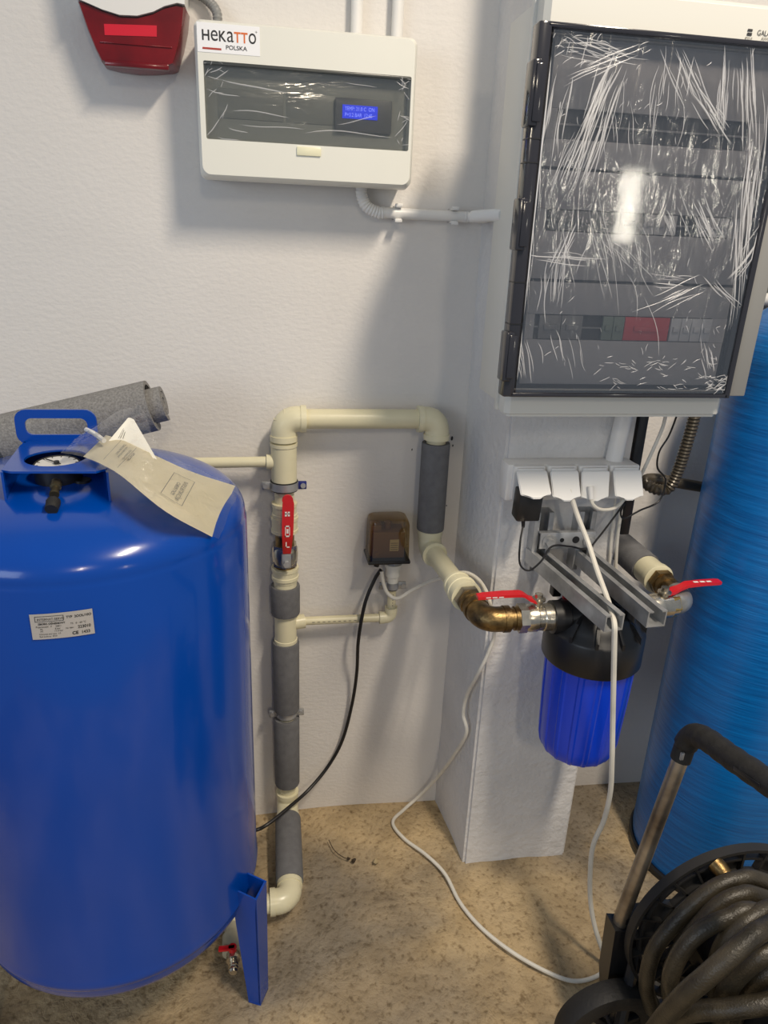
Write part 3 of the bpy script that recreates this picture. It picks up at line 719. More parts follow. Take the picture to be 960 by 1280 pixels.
def glyph(ch, x, wd, m, hgt=.0150):
    vs, fs = flat_text(ch, 1, 'LEFT', 0 if ch in 'ea' else .02); x0 = min(v.x for v in vs); x1 = max(v.x for v in vs); y0 = min(v.y for v in vs); y1 = max(v.y for v in vs)
    bm = bmesh.new(); bv_ = [bm.verts.new((tx+x+(v.x-x0)/(x1-x0)*wd, BY-.0009, tz+(v.y-y0)/(y1-y0)*hgt)) for v in vs]
    for q in fs: bm.faces.new([bv_[k] for k in q])
    obj('sticker_lettering', bm, m, stk, smooth=0, norm=False)
for ch, x, wd, m in (('H',0,.0105,INK),('e',.0125,.0098,INK),('K',.0240,.0105,INK),('a',.0355,.0095,INK),('T',.0455,.0095,ORANGE),('T',.0555,.0095,ORANGE),('O',.0665,.0105,INK)):
    glyph(ch, x*1.12, wd*1.12, m)
stx('POLSKA', tx+.037, tz-.0105, .0085, INK, 1.12, .0001); stx('+', tx+.0845, tz+.0145, .0075, INKG, 1, 0)
quads('sticker_stripe', [(0, .030, 0, .0028)], onY(tx, tz-.0125, BY-.0009), REDINK, stk)

def creases(name, parent, x0, x1, z0, z1, y, specs, seedv, m=CREASE, wd=.0012):
    """raised wrinkles of the protective film: thin lens-shaped ridges on the sheet"""
    rn = random.Random(seedv)
    def f(bm):
        for (cx, cz, ln, ang, bend, wdt) in specs(rn):
            n = 7; d = V((cos(ang),0,sin(ang))); nn = V((-sin(ang),0,cos(ang))); L_, R_, T_ = [], [], []
            ph = rn.uniform(0, 6)
            for i in range(n+1):
                t = i/n-.5; c = V((cx,y,cz))+d*(t*ln)+nn*(bend*ln*(t*t-.08)+.06*ln*sin(ph+5*t)*.3); ww = wdt*(1-(2*t)**2)**.5*.5+.00008
                c.x = min(max(c.x, x0), x1); c.z = min(max(c.z, z0), z1)
                L_.append(bm.verts.new(c-nn*ww)); R_.append(bm.verts.new(c+nn*ww)); T_.append(bm.verts.new(c+V((0,-ww*1.1,0))))
            for i in range(n):
                bm.faces.new((L_[i],L_[i+1],T_[i+1],T_[i])); bm.faces.new((T_[i],T_[i+1],R_[i+1],R_[i]))
    return mk(name, f, m, parent, smooth=180, norm=False, kind='stuff')
fb = mk('protective_film', lambda bm: sheet(bm, lambda u, v: V((WX0+.002+(WX1-WX0-.004)*u, BY-.0003, WZ0+.002+(WZ1-WZ0-.01)*v)), 8, 4), FILMH, win, norm=False)
def spec_box(rn):
    out = []
    def c(px, py, qx, qy, bend, w_):
        a, b = P(px,py,Y=BY), P(qx,qy,Y=BY); out.append(((a.x+b.x)/2, (a.z+b.z)/2, (b-a).length, atan2(b.z-a.z, b.x-a.x), bend, w_))
    c(275,100,360,118,.15,.0022); c(258,112,300,122,.1,.0016); c(290,138,362,145,-.08,.0018); c(300,155,380,163,.05,.0014)
    c(380,165,490,168,-.12,.0018); c(422,156,470,146,.12,.0014); c(262,92,278,84,.2,.0015); c(268,100,286,88,.2,.0015)
    c(258,170,275,150,.2,.0018); c(275,150,285,130,.2,.0016); c(285,160,310,167,.2,.0015); c(495,102,511,112,.1,.0014); c(500,98,508,108,-.2,.0015); c(432,103,470,110,.1,.0010)
    c(272,172,300,177,.2,.0014); c(494,172,510,150,.2,.0013)
    for _ in range(26):
        out.append((rn.choice((rn.uniform(WX0,WX0+.03), rn.uniform(WX1-.02,WX1))), rn.uniform(WZ0,WZ1), rn.uniform(.006,.02), rn.uniform(-1,1.6), rn.uniform(-.3,.3), rn.uniform(.0006,.0012)))
    return out
creases('film_creases', win, WX0+.001, WX1-.001, WZ0+.001, WZ1-.001, BY-.0006, spec_box, 3)

# conduits by the small box
def conduit(x, label):
    c = thing('conduit_pipe', label, 'conduit', (x, -.02, BZ1-.01))
    mk('pipe', lambda bm: cyl(bm, (x,-.016,BZ1-.006), (x+.004,-.016,2.4), .0105, seg=20), WPLAST, c)
conduit(P(446,20,Y=-.016).x, 'white rigid conduit rising from the box top, the one nearer the siren')
conduit(P(497,20,Y=-.016).x, 'white rigid conduit rising from the box top, the one nearer the grey enclosure')
mk('corrugated_conduit', lambda bm: ribbed(bm, [P(272,30,Y=-.03), P(271,16,Y=-.028), P(264,5,Y=-.02), P(250,-6,Y=-.014), P(225,-16,Y=-.014)], .0085), GREYP,
   label='grey corrugated conduit curling out of the small box top beside the siren', cat='conduit')
zco = P(530, 268, Y=-.022).z
cr_ = thing('conduit_run', 'white conduit with corrugated bend running from the small box to the grey enclosure', 'conduit', (.3, -.02, zco-.02))
cxa = P(452,240,Y=-.022).x
mk('corrugated_bend', lambda bm: ribbed(bm, [(cxa,-.022,BZ0+.01), (cxa,-.022,zco+.03), (cxa+.010,-.022,zco+.010), (cxa+.032,-.022,zco), (cxa+.045,-.022,zco)], .0115), WPLAST, cr_)
XE = P(612, 271, Y=-.03).x
mk('pipe', lambda bm: cyl(bm, (cxa+.04,-.022,zco), (XE-.04,-.022,zco-.001), .0098, seg=20), WPLAST, cr_)
mk('corrugated_bend', lambda bm: ribbed(bm, [(XE-.05,-.022,zco-.001), (XE-.03,-.024,zco-.001), (XE-.012,-.04,zco-.001), (.392,-.10,zco-.002), (.392,-.18,zco-.002), (.398,-.26,zco-.002)], .0105), WPLAST, cr_)
for px in (497, 567):
    x = P(px, 268, Y=-.022).x
    mk('clip', lambda bm: (boxx(bm, x-.006, x+.006, -.036, -.001, zco-.013, zco-.0095, .001), boxx(bm, x-.006, x+.006, -.036, -.001, zco+.0095, zco+.013, .001), boxx(bm, x-.006, x+.006, -.01, -.001, zco-.012, zco+.012), boxx(bm, x-.007, x+.007, -.037, -.030, zco-.0165, zco-.011, .001), boxx(bm, x-.007, x+.007, -.037, -.030, zco+.011, zco+.0165, .001)), WPLAST, cr_)

# ------------------------------------------------------------------ large enclosure on the pillar
EX0, EX1, EZ0, EZ1 = .386, .770, 1.150, 1.742
en = thing('electrical_enclosure', 'large light grey distribution enclosure with a film-covered smoked door on the pillar', 'electrical box', (.578, -.225, EZ0))
ENC = mat('enclosure_grey', (214,213,206), .42)
mk('back_box', lambda bm: boxx(bm, EX0+.006, EX1-.006, -.36, -.2245, EZ0+.012, EZ1-.006, .004), ENC, en)
def encover(bm):
    prism(bm, [(EX0,-.352,EZ0),(EX0,-.392,EZ0),(EX0+.008,-.40,EZ0),(EX1-.008,-.40,EZ0),(EX1,-.392,EZ0),(EX1,-.352,EZ0)], (0,0,EZ1-EZ0))
    bmesh.ops.bevel(bm, geom=[e for e in bm.edges if abs(e.verts[0].co.z-e.verts[1].co.z) < .01], offset=.006, segments=3, affect='EDGES')
mk('front_frame', encover, ENC, en, smooth=40)
mk('side_ridge', lambda bm: boxx(bm, EX0-.004, EX0+.004, -.364, -.352, EZ0+.004, EZ1-.004, .002), ENC, en)
mk('side_tab', lambda bm: boxx(bm, EX0-.0015, EX0+.002, -.372, -.362, 1.49, 1.63, .001), GREYP, en)
# right-hand latch rail beside the door
mk('latch_rail', lambda bm: (boxx(bm, .757, .790, -.424, -.36, 1.192, 1.50, .002), boxx(bm, .757, .790, -.424, -.36, 1.502, 1.575, .002), boxx(bm, .757, .790, -.424, -.36, 1.577, 1.69, .002)), GREYP, en)
# interior cover plates and rows of modules
PX0, PX1, PY = .402, .742, -.4015
mk('recess_panel', lambda bm: boxx(bm, .392, .752, -.4012, -.398, 1.198, 1.688), DARKG, en)
rows = [(1.520,1.680,1.556,1.594), (1.366,1.516,1.434,1.464), (1.206,1.362,1.276,1.314)]
for z0_, z1_, s0, s1 in rows:
    cp = mk('cover_plate', lambda bm: (boxx(bm, PX0, PX1, PY-.005, PY, z0_, s0, .0015), boxx(bm, PX0, PX1, PY-.005, PY, s1, z1_, .0015),
                                       boxx(bm, PX0, PX0+.014, PY-.005, PY, s0, s1), boxx(bm, PX1-.028, PX1, PY-.005, PY, s0, s1)), MIDG, en)
    mk('slot_rail', lambda bm: boxx(bm, PX0+.014, PX1-.028, PY-.0032, PY-.002, (s0+s1)/2-.0012, (s0+s1)/2+.0012), GREYP, cp)
def modules(s0, s1, items):
    for x0, x1, m in items:
        md_ = mk('breaker_module', lambda bm: (boxx(bm, x0, x1-.0008, PY-.006, PY-.001, s0+.001, s1-.001, .0008), boxx(bm, x0+.2*(x1-x0), x1-.2*(x1-x0), PY-.009, PY-.005, s0+.4*(s1-s0), s0+.62*(s1-s0), .0008)), m, en)
REDM = mat('red_module', (206,70,74), .4); GREENM = mat('green_module', (126,140,126), .45); PALEM = mat('pale_module', (200,202,202), .4)
modules(1.434, 1.464, [(.425+.036*k, .461+.036*k, GREYP) for k in range(4)] + [(.572+.018*k, .590+.018*k, LIGHTG) for k in range(3)] + [(.660+.018*k, .678+.018*k, LIGHTG) for k in range(3)])
modules(1.276, 1.314, [(.424+.036*k, .460+.036*k, GREYP) for k in range(2)] + [(.529,.547,GREENM), (.547,.566,GREENM), (.566,.643,REDM)] + [(.645+.018*k, .663+.018*k, PALEM) for k in range(4)])
# smoked door
DX0, DX1, DZ0, DZ1, DYF = .368, .757, 1.190, 1.690, -.432
door = mk('smoked_door', lambda bm: boxx(bm, DX0+.02, DX1-.008, DYF, DYF+.003, DZ0+.004, DZ1-.004), GLASS, en)
def dframe(bm):
    boxx(bm, DX0, DX0+.0185, DYF-.001, DYF+.026, DZ0, DZ1, .003); boxx(bm, DX1-.010, DX1, DYF-.001, DYF+.028, DZ0, DZ1, .002)
    boxx(bm, DX0+.012, DX1-.004, DYF-.001, DYF+.026, DZ0, DZ0+.007, .002); boxx(bm, DX0+.012, DX1-.004, DYF-.001, DYF+.026, DZ1-.007, DZ1, .002)
mk('door_frame', dframe, SMOKE, door)
for za, zz in ((1.565,1.645), (1.405,1.475), (1.215,1.290)):
    mk('hinge_lug', lambda bm: (boxx(bm, DX0-.006, DX0+.008, DYF-.008, DYF+.02, za, zz, .003), boxx(bm, DX0-.001, DX0+.012, DYF-.0105, DYF-.004, za+.005, zz-.005, .002)), SMOKE, door)
for zz in (1.3, 1.36, 1.52, 1.55):
    mk('frame_joint', lambda bm: boxx(bm, DX0-.0006, DX0+.019, DYF-.0016, DYF+.02, zz, zz+.0016), BLACK, door)
mk('protective_film', lambda bm: sheet(bm, lambda u, v: V((DX0+.020+(DX1-DX0-.034)*u, DYF-.0015-.0012*abs(sin(19*u+7*v)*sin(11*v+3*u)), DZ0+.008+(DZ1-DZ0-.018)*v)), 60, 80), FILM, door, norm=False, smooth=180)
def spec_door(rn):
    out = []
    def fan(px, py, qx, qy, n, spread, w_, bend=.1):
        for k in range(n):
            o = rn.gauss(0, spread); o2 = rn.gauss(0, spread*.6); s0_, s1_ = sorted((rn.uniform(0,.45), rn.uniform(.5,1)))
            a, b = P(px+o, py+o2, Y=DYF), P(qx+o, qy+o2, Y=DYF); p, q = a.lerp(b, s0_), a.lerp(b, s1_)
            out.append(((p.x+q.x)/2, (p.z+q.z)/2, (q-p).length, atan2(q.z-p.z, q.x-p.x), rn.uniform(-bend, bend), w_*rn.uniform(.5,1.2)))
    fan(765,80,715,240,20,9,.0019); fan(775,60,725,170,10,6,.0021); fan(735,150,690,260,14,10,.0015); fan(800,60,690,110,8,8,.0017)
    fan(700,50,790,75,14,12,.0013,.3); fan(840,55,880,150,14,8,.0019); fan(870,110,915,180,12,7,.0021); fan(905,60,900,180,12,8,.0017)
    fan(935,60,940,190,14,8,.0020); fan(860,240,895,320,14,9,.0018); fan(830,250,850,300,9,10,.0013); fan(668,110,655,400,16,6,.0016)
    fan(700,300,690,400,16,14,.0013,.2); fan(720,280,690,350,9,9,.0018); fan(660,320,745,330,7,16,.0015,.2); fan(905,350,960,280,6,8,.0017)
    fan(880,345,925,390,6,5,.0020); fan(800,390,900,345,9,9,.0017); fan(810,350,870,355,9,8,.0012,.3); fan(930,200,915,420,14,7,.0017)
    fan(880,420,890,470,8,7,.0016); fan(690,410,705,470,8,16,.0013,.3); fan(765,120,770,200,7,20,.0010,.3); fan(780,300,810,330,12,18,.0009,.5)
    fan(645,400,660,480,8,6,.0016)
    fan(700,80,680,200,12,14,.0020,.25); fan(820,60,800,200,8,22,.0012,.3); fan(945,120,925,330,12,7,.0022); fan(668,60,662,240,10,5,.0022); fan(760,250,800,420,14,40,.0011,.4); fan(850,70,840,140,8,14,.0016,.3)
    for _ in range(60):          # fine crazing low on the door
        p = P(rn.uniform(745,900), rn.uniform(445,486), Y=DYF); out.append((p.x, p.z, rn.uniform(.006,.018), rn.uniform(-.8,.8), rn.uniform(-.4,.4), rn.uniform(.0006,.0012)))
    for _ in range(110):
        p = P(rn.uniform(660,950), rn.uniform(50,480), Y=DYF); out.append((p.x, p.z, rn.uniform(.004,.014), rn.uniform(.3,2.4), rn.uniform(-.4,.4), rn.uniform(.0005,.0011)))
    for _ in range(36):
        p = P(rn.uniform(880,915), rn.uniform(470,489), Y=DYF); out.append((p.x, p.z, rn.uniform(.006,.02), rn.uniform(-.5,.8), rn.uniform(-.4,.4), rn.uniform(.0008,.0014)))
    for _ in range(26):
        p = P(rn.uniform(690,770), rn.uniform(45,80), Y=DYF); out.append((p.x, p.z, rn.uniform(.006,.02), rn.uniform(-.5,1.8), rn.uniform(-.4,.4), rn.uniform(.0008,.0015)))
    return out
creases('film_creases', door, DX0+.020, DX1-.014, DZ0+.008, DZ1-.010, DYF-.003, spec_door, 5)
bx_, bz_ = P(936,32,Y=-.401).x, P(936,48,Y=-.401).z
quads('brand_mark', [(0,.0075,.0085,.0115),(0,.0075,.0035,.0070)], onY(bx_, bz_, -.4008), INK, en)
lettering('brand_lettering', 'PYLE', .0055, onY(bx_-.002, bz_-.002, -.4008), INKG, en)
lettering('brand_lettering', 'GALANT', .0095, onY(P(947,40,Y=-.401).x, P(947,44,Y=-.401).z, -.4008), INK, en, sx=.85)
lettering('brand_lettering', 'AWO', .0055, onY(P(952,46,Y=-.401).x, P(952,50,Y=-.401).z, -.4008), INKG, en)

# ------------------------------------------------------------------ socket row under the enclosure
so = thing('socket_row', 'row of four white lidded wall sockets on the pillar under the enclosure', 'socket', (.59, -.225, .95))
SZ0, SZ1 = .955, 1.028
sxs = [P(px, 590, Y=-.275).x for px in (636, 683, 722, 761, 800)]
mk('base_box', lambda bm: boxx(bm, sxs[0], sxs[-1]-.004, -.268, -.2245, SZ0, SZ1, .005), WPLAST, so)
for k in range(4):
    x0, x1 = sxs[k]+.0015, sxs[k+1]-.0015
    if k == 0: x0 += .008
    mk('socket_unit', lambda bm: (boxx(bm, x0, x1, -.276, -.26, SZ0+.004, SZ1-.001, .004), boxx(bm, x0+.006, x1-.006, -.282, -.272, SZ1-.013, SZ1-.004, .002)), WPLAST, so)
    tilt = (.80, .55, .22, .50)[k]
    def lid(bm):
        w_ = x1-x0-.004; loop = [(-w_/2,0),(w_/2,0),(w_/2,-.050),(w_*.22,-.052),(w_*.14,-.058),(-w_*.14,-.058),(-w_*.22,-.052),(-w_/2,-.050)]
        c = V(((x0+x1)/2, -.281, SZ1-.010))
        R_ = M.Rotation(-tilt, 3, 'X')
        prism(bm, [c + R_ @ V((x, 0, z)) for x, z in loop], R_ @ V((0,-.005,0)))
        bmesh.ops.bevel(bm, geom=bm.edges[:], offset=.0015, segments=2, affect='EDGES')
    mk('lid', lid, mat('lid_white', (236,235,232), .3), so, smooth=40)

# black plug-in adapter
axp = P(662, 632, Y=-.31)
ad = thing('power_adapter', 'black plug-in power adapter hanging under the first socket lid', 'adapter', (axp.x, -.3, .915))
def adp(bm): box(bm, (axp.x,-.298,P(662,632,Y=-.298).z+.004), (.046,.034,.060), .004, rot=M.Rotation(.10, 3, 'X'))
mk('body', adp, BLACK, ad)
mk('pins', lambda bm: (cyl(bm, (axp.x-.009,-.3,P(662,632,Y=-.298).z+.018), (axp.x-.009,-.274,P(662,632,Y=-.298).z+.022), .0024, seg=10), cyl(bm, (axp.x+.009,-.3,P(662,632,Y=-.298).z+.018), (axp.x+.009,-.274,P(662,632,Y=-.298).z+.022), .0024, seg=10)), NICKEL, ad)
mk('strain_relief', lambda bm: cyl(bm, P(654,650,Y=-.298), P(654,659,Y=-.298), .004, .003, 10), BLACK, ad)
mk('cord', lambda bm: tube(bm, catmull([P(654,656,Y=-.298), P(650,680,Y=-.315), P(650,705,Y=-.32), P(661,713,Y=-.325), P(676,702,Y=-.325), P(690,683,Y=-.318), P(712,683,Y=-.305), P(734,686,Y=-.30), P(748,672,Y=-.29), P(765,650,Y=-.28), P(780,630,Y=-.27), P(776,640,Y=-.262), P(780,648,Y=-.255), P(800,638,Y=-.245), P(824,626,Y=-.23), P(832,600,Y=-.23), P(822,585,Y=-.23), P(824,565,Y=-.235), P(836,545,Y=-.24), P(845,522,Y=-.25), P(848,510,Y=-.26)], 8), .0019, 8), BLACKCAB, ad)

# cables round the sockets
mk('white_cable', lambda bm: tube(bm, catmull([P(738,616,Y=-.30), P(741,630,Y=-.305), P(752,637,Y=-.30), P(770,634,Y=-.29), P(785,618,Y=-.28), P(800,596,Y=-.26), P(815,565,Y=-.25), P(828,535,Y=-.25), P(833,515,Y=-.26)], 8), .0033, 8), WCAB,
   label='white cable looping from the third socket up to the enclosure', cat='cable')
mk('socket_plug', lambda bm: cyl(bm, P(738,608,Y=-.296), P(739,624,Y=-.303), .0062, .0048, 12), WPLAST, label='small white cable plug under the third socket lid', cat='plug')
for dx, lb_ in ((0, 'thin white cable running down the pillar edge behind the steel rails'), (8, 'thick white cable running down the pillar edge beside a thinner one')):
    mk('white_cable', lambda bm: tube(bm, catmull([P(770+dx,612,Y=-.245), P(768+dx,640,Y=-.235), P(764+dx,670,Y=-.232), P(762+dx,700,Y=-.232), P(761+dx,740,Y=-.232)], 6), .0026+.0004*dx/3, 8), WCAB, label=lb_, cat='cable')
mk('conduit_pipe', lambda bm: cyl(bm, (.672,-.242,1.02), (.682,-.242,1.155), .0165, seg=20), WPLAST, label='short white conduit between the enclosure and the socket row', cat='conduit')
mk('black_strip', lambda bm: boxx(bm, .722, .742, -.225, -.205, .86, 1.16, .003), BLACK, label='narrow black strip on the pillar edge beside the socket row', cat='duct')  # narrow upright black bar along the pillar's right edge
BRC = mat('black_conduit', (74,68,58), .3, .2)
mk('corrugated_conduit', lambda bm: ribbed(bm, [P(870,505,Y=-.24), P(867,525,Y=-.235), P(857,560,Y=-.225), P(847,590,Y=-.215), P(836,610,Y=-.21), P(822,612,Y=-.205), P(809,606,Y=-.19), P(808,600,Y=-.17), P(822,599,Y=-.14), P(850,604,Y=-.10), P(885,610,Y=-.06), P(915,615,Y=-.04)], .0125, .0075, .2), BRC,
   label='black corrugated conduit curling from the enclosure to behind the blue fibreglass tank', cat='conduit')

# ------------------------------------------------------------------ water filter and its steel bracket
FX, FY = .615, -.378
fi = thing('water_filter', 'large blue water filter housing with black screw-on head', 'water filter', (FX, FY, .462))
def sump(bm):
    def md(t, h):
        k = (t*16) % 1; return 1.0+(.026 if abs(k-.5) < .13 else 0)
    lathe(bm, [(.030,.456),(.060,.458),(.068,.464),(.0735,.476),(.077,.495),(.0815,.60),(.084,.69)], (FX,FY,0), seg=160, mod=md)
mk('sump', sump, FILTB, fi, smooth=28)
def head(bm):
    lathe(bm, [(.083,.676),(.092,.677),(.0938,.68),(.0938,.738),(.0915,.743),(.084,.749),(.080,.758),(.066,.775),(.05,.785),(.0,.79)], (FX,FY,0), seg=64)
mk('head', head, BLACK, fi, smooth=35)
for k in range(12):
    a = 2*pi*k/12+.13
    def rib(bm):
        d = V((cos(a), sin(a), 0)); t = V((-d.y, d.x, 0))*.003; c = V((FX,FY,0))
        prism(bm, [c+d*.03-t+V((0,0,.77)), c+d*.093-t+V((0,0,.735)), c+d*.093-t+V((0,0,.752)), c+d*.075-t+V((0,0,.772)), c+d*.03-t+V((0,0,.792))], t*2)
    mk('head_rib', rib, BLACK, fi, smooth=0)
mk('inlet_port', lambda bm: lathe(bm, [(.026,0),(.031,.001),(.031,.03),(.029,.032),(.029,.10)], (.520,-.384,ZR), (1,0,.0), 32), BLACK, fi)
mk('outlet_port', lambda bm: lathe(bm, [(.026,0),(.031,.001),(.031,.03),(.029,.032),(.029,.10)], (.712,-.372,ZR), (-1,0,.0), 32), BLACK, fi)
for sx_, sy_ in ((-.028,-.04),(.045,-.04),(-.028,.05),(.045,.05)):
    mk('mounting_boss', lambda bm: (cyl(bm, (FX+sx_,FY+sy_,.765), (FX+sx_,FY+sy_,.806), .011, seg=16), hexn(bm, (FX+sx_,FY+sy_,.80), (FX+sx_,FY+sy_,.812), .007)), BLACK, fi)
mk('vent_button', lambda bm: (cyl(bm, (FX-.052,FY+.03,.785), (FX-.052,FY+.03,.818), .0075, seg=14)), mat('red_button', (170,20,40), .4), fi)
mk('vent_block', lambda bm: box(bm, (FX-.066,FY+.05,.80), (.018,.02,.035), .003), BLACK, fi)

brk2 = thing('filter_bracket', 'zinc-plated steel strut channel bracket carrying the water filter off the pillar', 'bracket', (.59, -.225, .80))
def channel(bm, p0, p1, wdt, hgt, up, lip=.008, th=.0025):
    """open C channel from p0 to p1, opening towards up"""
    p0, p1, up = V(p0), V(p1), V(up).normalized(); d = (p1-p0).normalized(); s = d.cross(up).normalized(); up = s.cross(d)
    q = [(-wdt/2,hgt),(-wdt/2,0),(wdt/2,0),(wdt/2,hgt),(wdt/2-lip,hgt),(wdt/2-lip,hgt-th),(wdt/2-th,hgt-th),(wdt/2-th,th),(-wdt/2+th,th),(-wdt/2+th,hgt-th),(-wdt/2+lip,hgt-th),(-wdt/2+lip,hgt)]
    a = [bm.verts.new(p0+s*x+up*y) for x, y in q]; b = [bm.verts.new(p1+s*x+up*y) for x, y in q]; n = len(q)
    for i in range(n): bm.faces.new((a[i],a[(i+1)%n],b[(i+1)%n],b[i]))
    for e in (a, b):
        for ids in ((0,1,8,9),(0,9,10,11),(1,2,7,8),(2,3,6,7),(3,4,5,6)): bm.faces.new([e[i] for i in ids])
RZ = .812
ra0, ra1 = V((.535,-.232,RZ)), V((P(768,779,Z=RZ+.015).x, P(768,779,Z=RZ+.015).y, RZ))
rb0, rb1 = V((.632,-.232,RZ)), V((P(821,774,Z=RZ+.015).x, P(821,774,Z=RZ+.015).y, RZ))
mk('rail', lambda bm: channel(bm, ra0, ra1, .036, .030, (0,0,1), .010), ZINC, brk2, smooth=0)
mk('rail', lambda bm: channel(bm, rb0, rb1, .036, .030, (0,0,1), .010), ZINC, brk2, smooth=0)
mk('upright', lambda bm: channel(bm, (.540,-.2255,.80), (.540,-.2255,.925), .038, .03, (0,-1,0), .010), ZINC, brk2, smooth=0)
mk('upright', lambda bm: channel(bm, (.630,-.2255,.80), (.630,-.2255,.925), .036, .03, (0,-1,0), .010), ZINC, brk2, smooth=0)
zq = .872
mk('cross_plate', lambda bm: (boxx(bm, .530, .645, -.270, -.266, zq-.018, zq+.016, .001), boxx(bm, .530, .645, -.268, -.256, zq+.012, zq+.016, .001)), ZINC, brk2)
for bxx, rr in ((.548,.011),(.632,.010)):
    mk('bolt', lambda bm: (cyl(bm, (bxx,-.27,zq-.002), (bxx,-.2735,zq-.002), rr+.003, seg=20), hexn(bm, (bxx,-.273,zq-.002), (bxx,-.281,zq-.002), rr*.8)), ZINC, brk2)
for bxx, rr in ((.575,.0045),(.604,.0075)):
    mk('plate_hole', lambda bm: cyl(bm, (bxx,-.2685,zq), (bxx,-.2704,zq), rr, seg=16), BLACK, brk2)

# right-hand outlet: valve, galvanised elbow, brass, sleeve to the wall
OX = .812; OY = -.352
ou = thing('outlet_pipe', 'outlet pipe with galvanised elbow and sideways red lever beside the blue fibreglass tank', 'pipe', (OX, -.2, ZR-.03))
def vb3(bm):
    hexn(bm, (.712,-.366,ZR), (.728,-.366,ZR), .027)
    lathe(bm, [(.023,0),(.026,.008),(.026,.022),(.024,.024),(.024,.045),(.021,.047),(.021,.06)], (.726,-.366,ZR), (1,.12,0))
    cyl(bm, (.757,-.362,ZR+.02), (.757,-.362,ZR+.030), .0085)
bv3 = mk('ball_valve', vb3, NICKEL, ou)
mk('brass_collar', lambda bm: hexn(bm, (.770,-.359,ZR), (.786,-.356,ZR), .0245), mat('bright_brass', (196,164,96), .3, .9), ou)
mk('galvanised_elbow', lambda bm: elbow(bm, (OX,OY,ZR), (-1,-.08,0), (0,1,0), .0225, .038, .023), GALV, ou, smooth=50)
mk('brass_nipple', lambda bm: lathe(bm, [(.019,0),(.019,.035),(.0225,.036),(.0225,.052),(.019,.053),(.019,.11)], (OX,OY+.03,ZR), (0,1,0)), BRASS, ou)
mk('brass_hex', lambda bm: hexn(bm, (OX,-.272,ZR), (OX,-.255,ZR), .0275), BRASS, ou)
mk('coupling', lambda bm: lathe(bm, [(.029,0),(.0325,.002),(.0325,.014),(.030,.015),(.030,.055)], (OX,-.252,ZR), (0,1,0)), CREAM2, ou)
mk('pipe', lambda bm: cyl(bm, (OX,-.2,ZR), (OX,.01,ZR), RP), CREAM, ou)
def lever3(bm):
    pts = [(.762,-.360,.031,.011),(.778,-.355,.031,.011),(.796,-.349,.034,.0085),(.812,-.345,.0385,.0095),(.85,-.340,.0385,.0095),(.882,-.337,.0375,.0095),(.890,-.336,.037,.007)]
    for (xa, ya, ha, wa), (xb, yb, hb, wb) in zip(pts, pts[1:]):
        A = [(xa,ya-wa,ZR+ha),(xa,ya+wa,ZR+ha),(xa,ya+wa,ZR+ha-.0055),(xa,ya-wa,ZR+ha-.0055)]; B = [(xb,yb-wb,ZR+hb),(xb,yb+wb,ZR+hb),(xb,yb+wb,ZR+hb-.0055),(xb,yb-wb,ZR+hb-.0055)]
        A = [bm.verts.new(p) for p in A]; B = [bm.verts.new(p) for p in B]
        for k in range(4): bm.faces.new((A[k],A[(k+1)%4],B[(k+1)%4],B[k]))
    bmesh.ops.remove_doubles(bm, verts=bm.verts[:], dist=1e-5); bmesh.ops.holes_fill(bm, edges=bm.edges[:], sides=0)
mk('lever', lever3, RED, bv3)
mk('lever_nut', lambda bm: lathe(bm, [(.013,0),(.013,.003),(.0075,.004),(.0075,.012)], (.757,-.362,ZR+.029), (0,0,1), 20), NICKEL, bv3)
quads('lever_print', [(.828+.014*k, .838+.014*k, -.345, -.339) for k in range(3)], lambda u, v: V((u, v, ZR+.0391)), WHITEPRINT, bv3)
mk('foam_sleeve', lambda bm: lathe(bm, [(.022,.0005),(.032,0),(.0335,.003),(.0335,.185),(.022,.186)], (OX,-.196,ZR), (0,1,0), 36, cap=False), FOAM,
   label='dark grey foam sleeve on the outlet pipe going into the wall recess', cat='pipe insulation', group='grey foam sleeves on the cream pipe')

# ------------------------------------------------------------------ long cables
mk('black_cable', lambda bm: tube(bm, catmull([P(476,712,Y=-.052), P(468,725,Y=-.05), P(456,755,Y=-.062), P(448,800,Y=-.062), P(446,840,Y=-.035), P(440,880,Y=-.022), P(428,925,Y=-.022), P(410,958,Y=-.03), P(385,988,Y=-.06), P(360,1010,Y=-.11), P(335,1030,Y=-.15), P(318,1038,Y=-.16), P(290,1040,Y=-.2)], 8), .0042, 10), BLACKCAB,
   label='black cable hanging from the pressure switch across the wall to behind the blue tank', cat='cable')
lc = [P(477,714,Y=-.056), P(479,728,Y=-.06), P(485,742,Y=-.068), P(497,748,Y=-.08), P(515,738,Y=-.09), P(540,726,Y=-.13), P(562,720,Y=-.19), P(582,716,Y=-.2), P(600,727,Y=-.23), P(612,752,Y=-.30), P(618,790,Y=-.245),
      P(611,815,Y=-.238), P(598,842,Y=-.236), P(584,868,X=.440), P(579,892,X=.437), P(583,916,X=.443), P(568,943,X=.437), P(548,970,X=.428), P(524,995,Y=-.022), P(505,1012,Z=.008)]
lc += [P(x, y, Z=.007) for x, y in ((491,1028),(505,1048),(532,1068),(556,1092),(575,1128),(602,1160),(640,1190),(680,1213),(715,1226),(742,1222),(760,1210))]
mk('white_cable', lambda bm: tube(bm, catmull(lc, 8), .0043, 9), WCAB, label='long white cable from the pressure switch drooping down the corner and across the floor', cat='cable')
h0 = P(767, 785, Y=-.50)
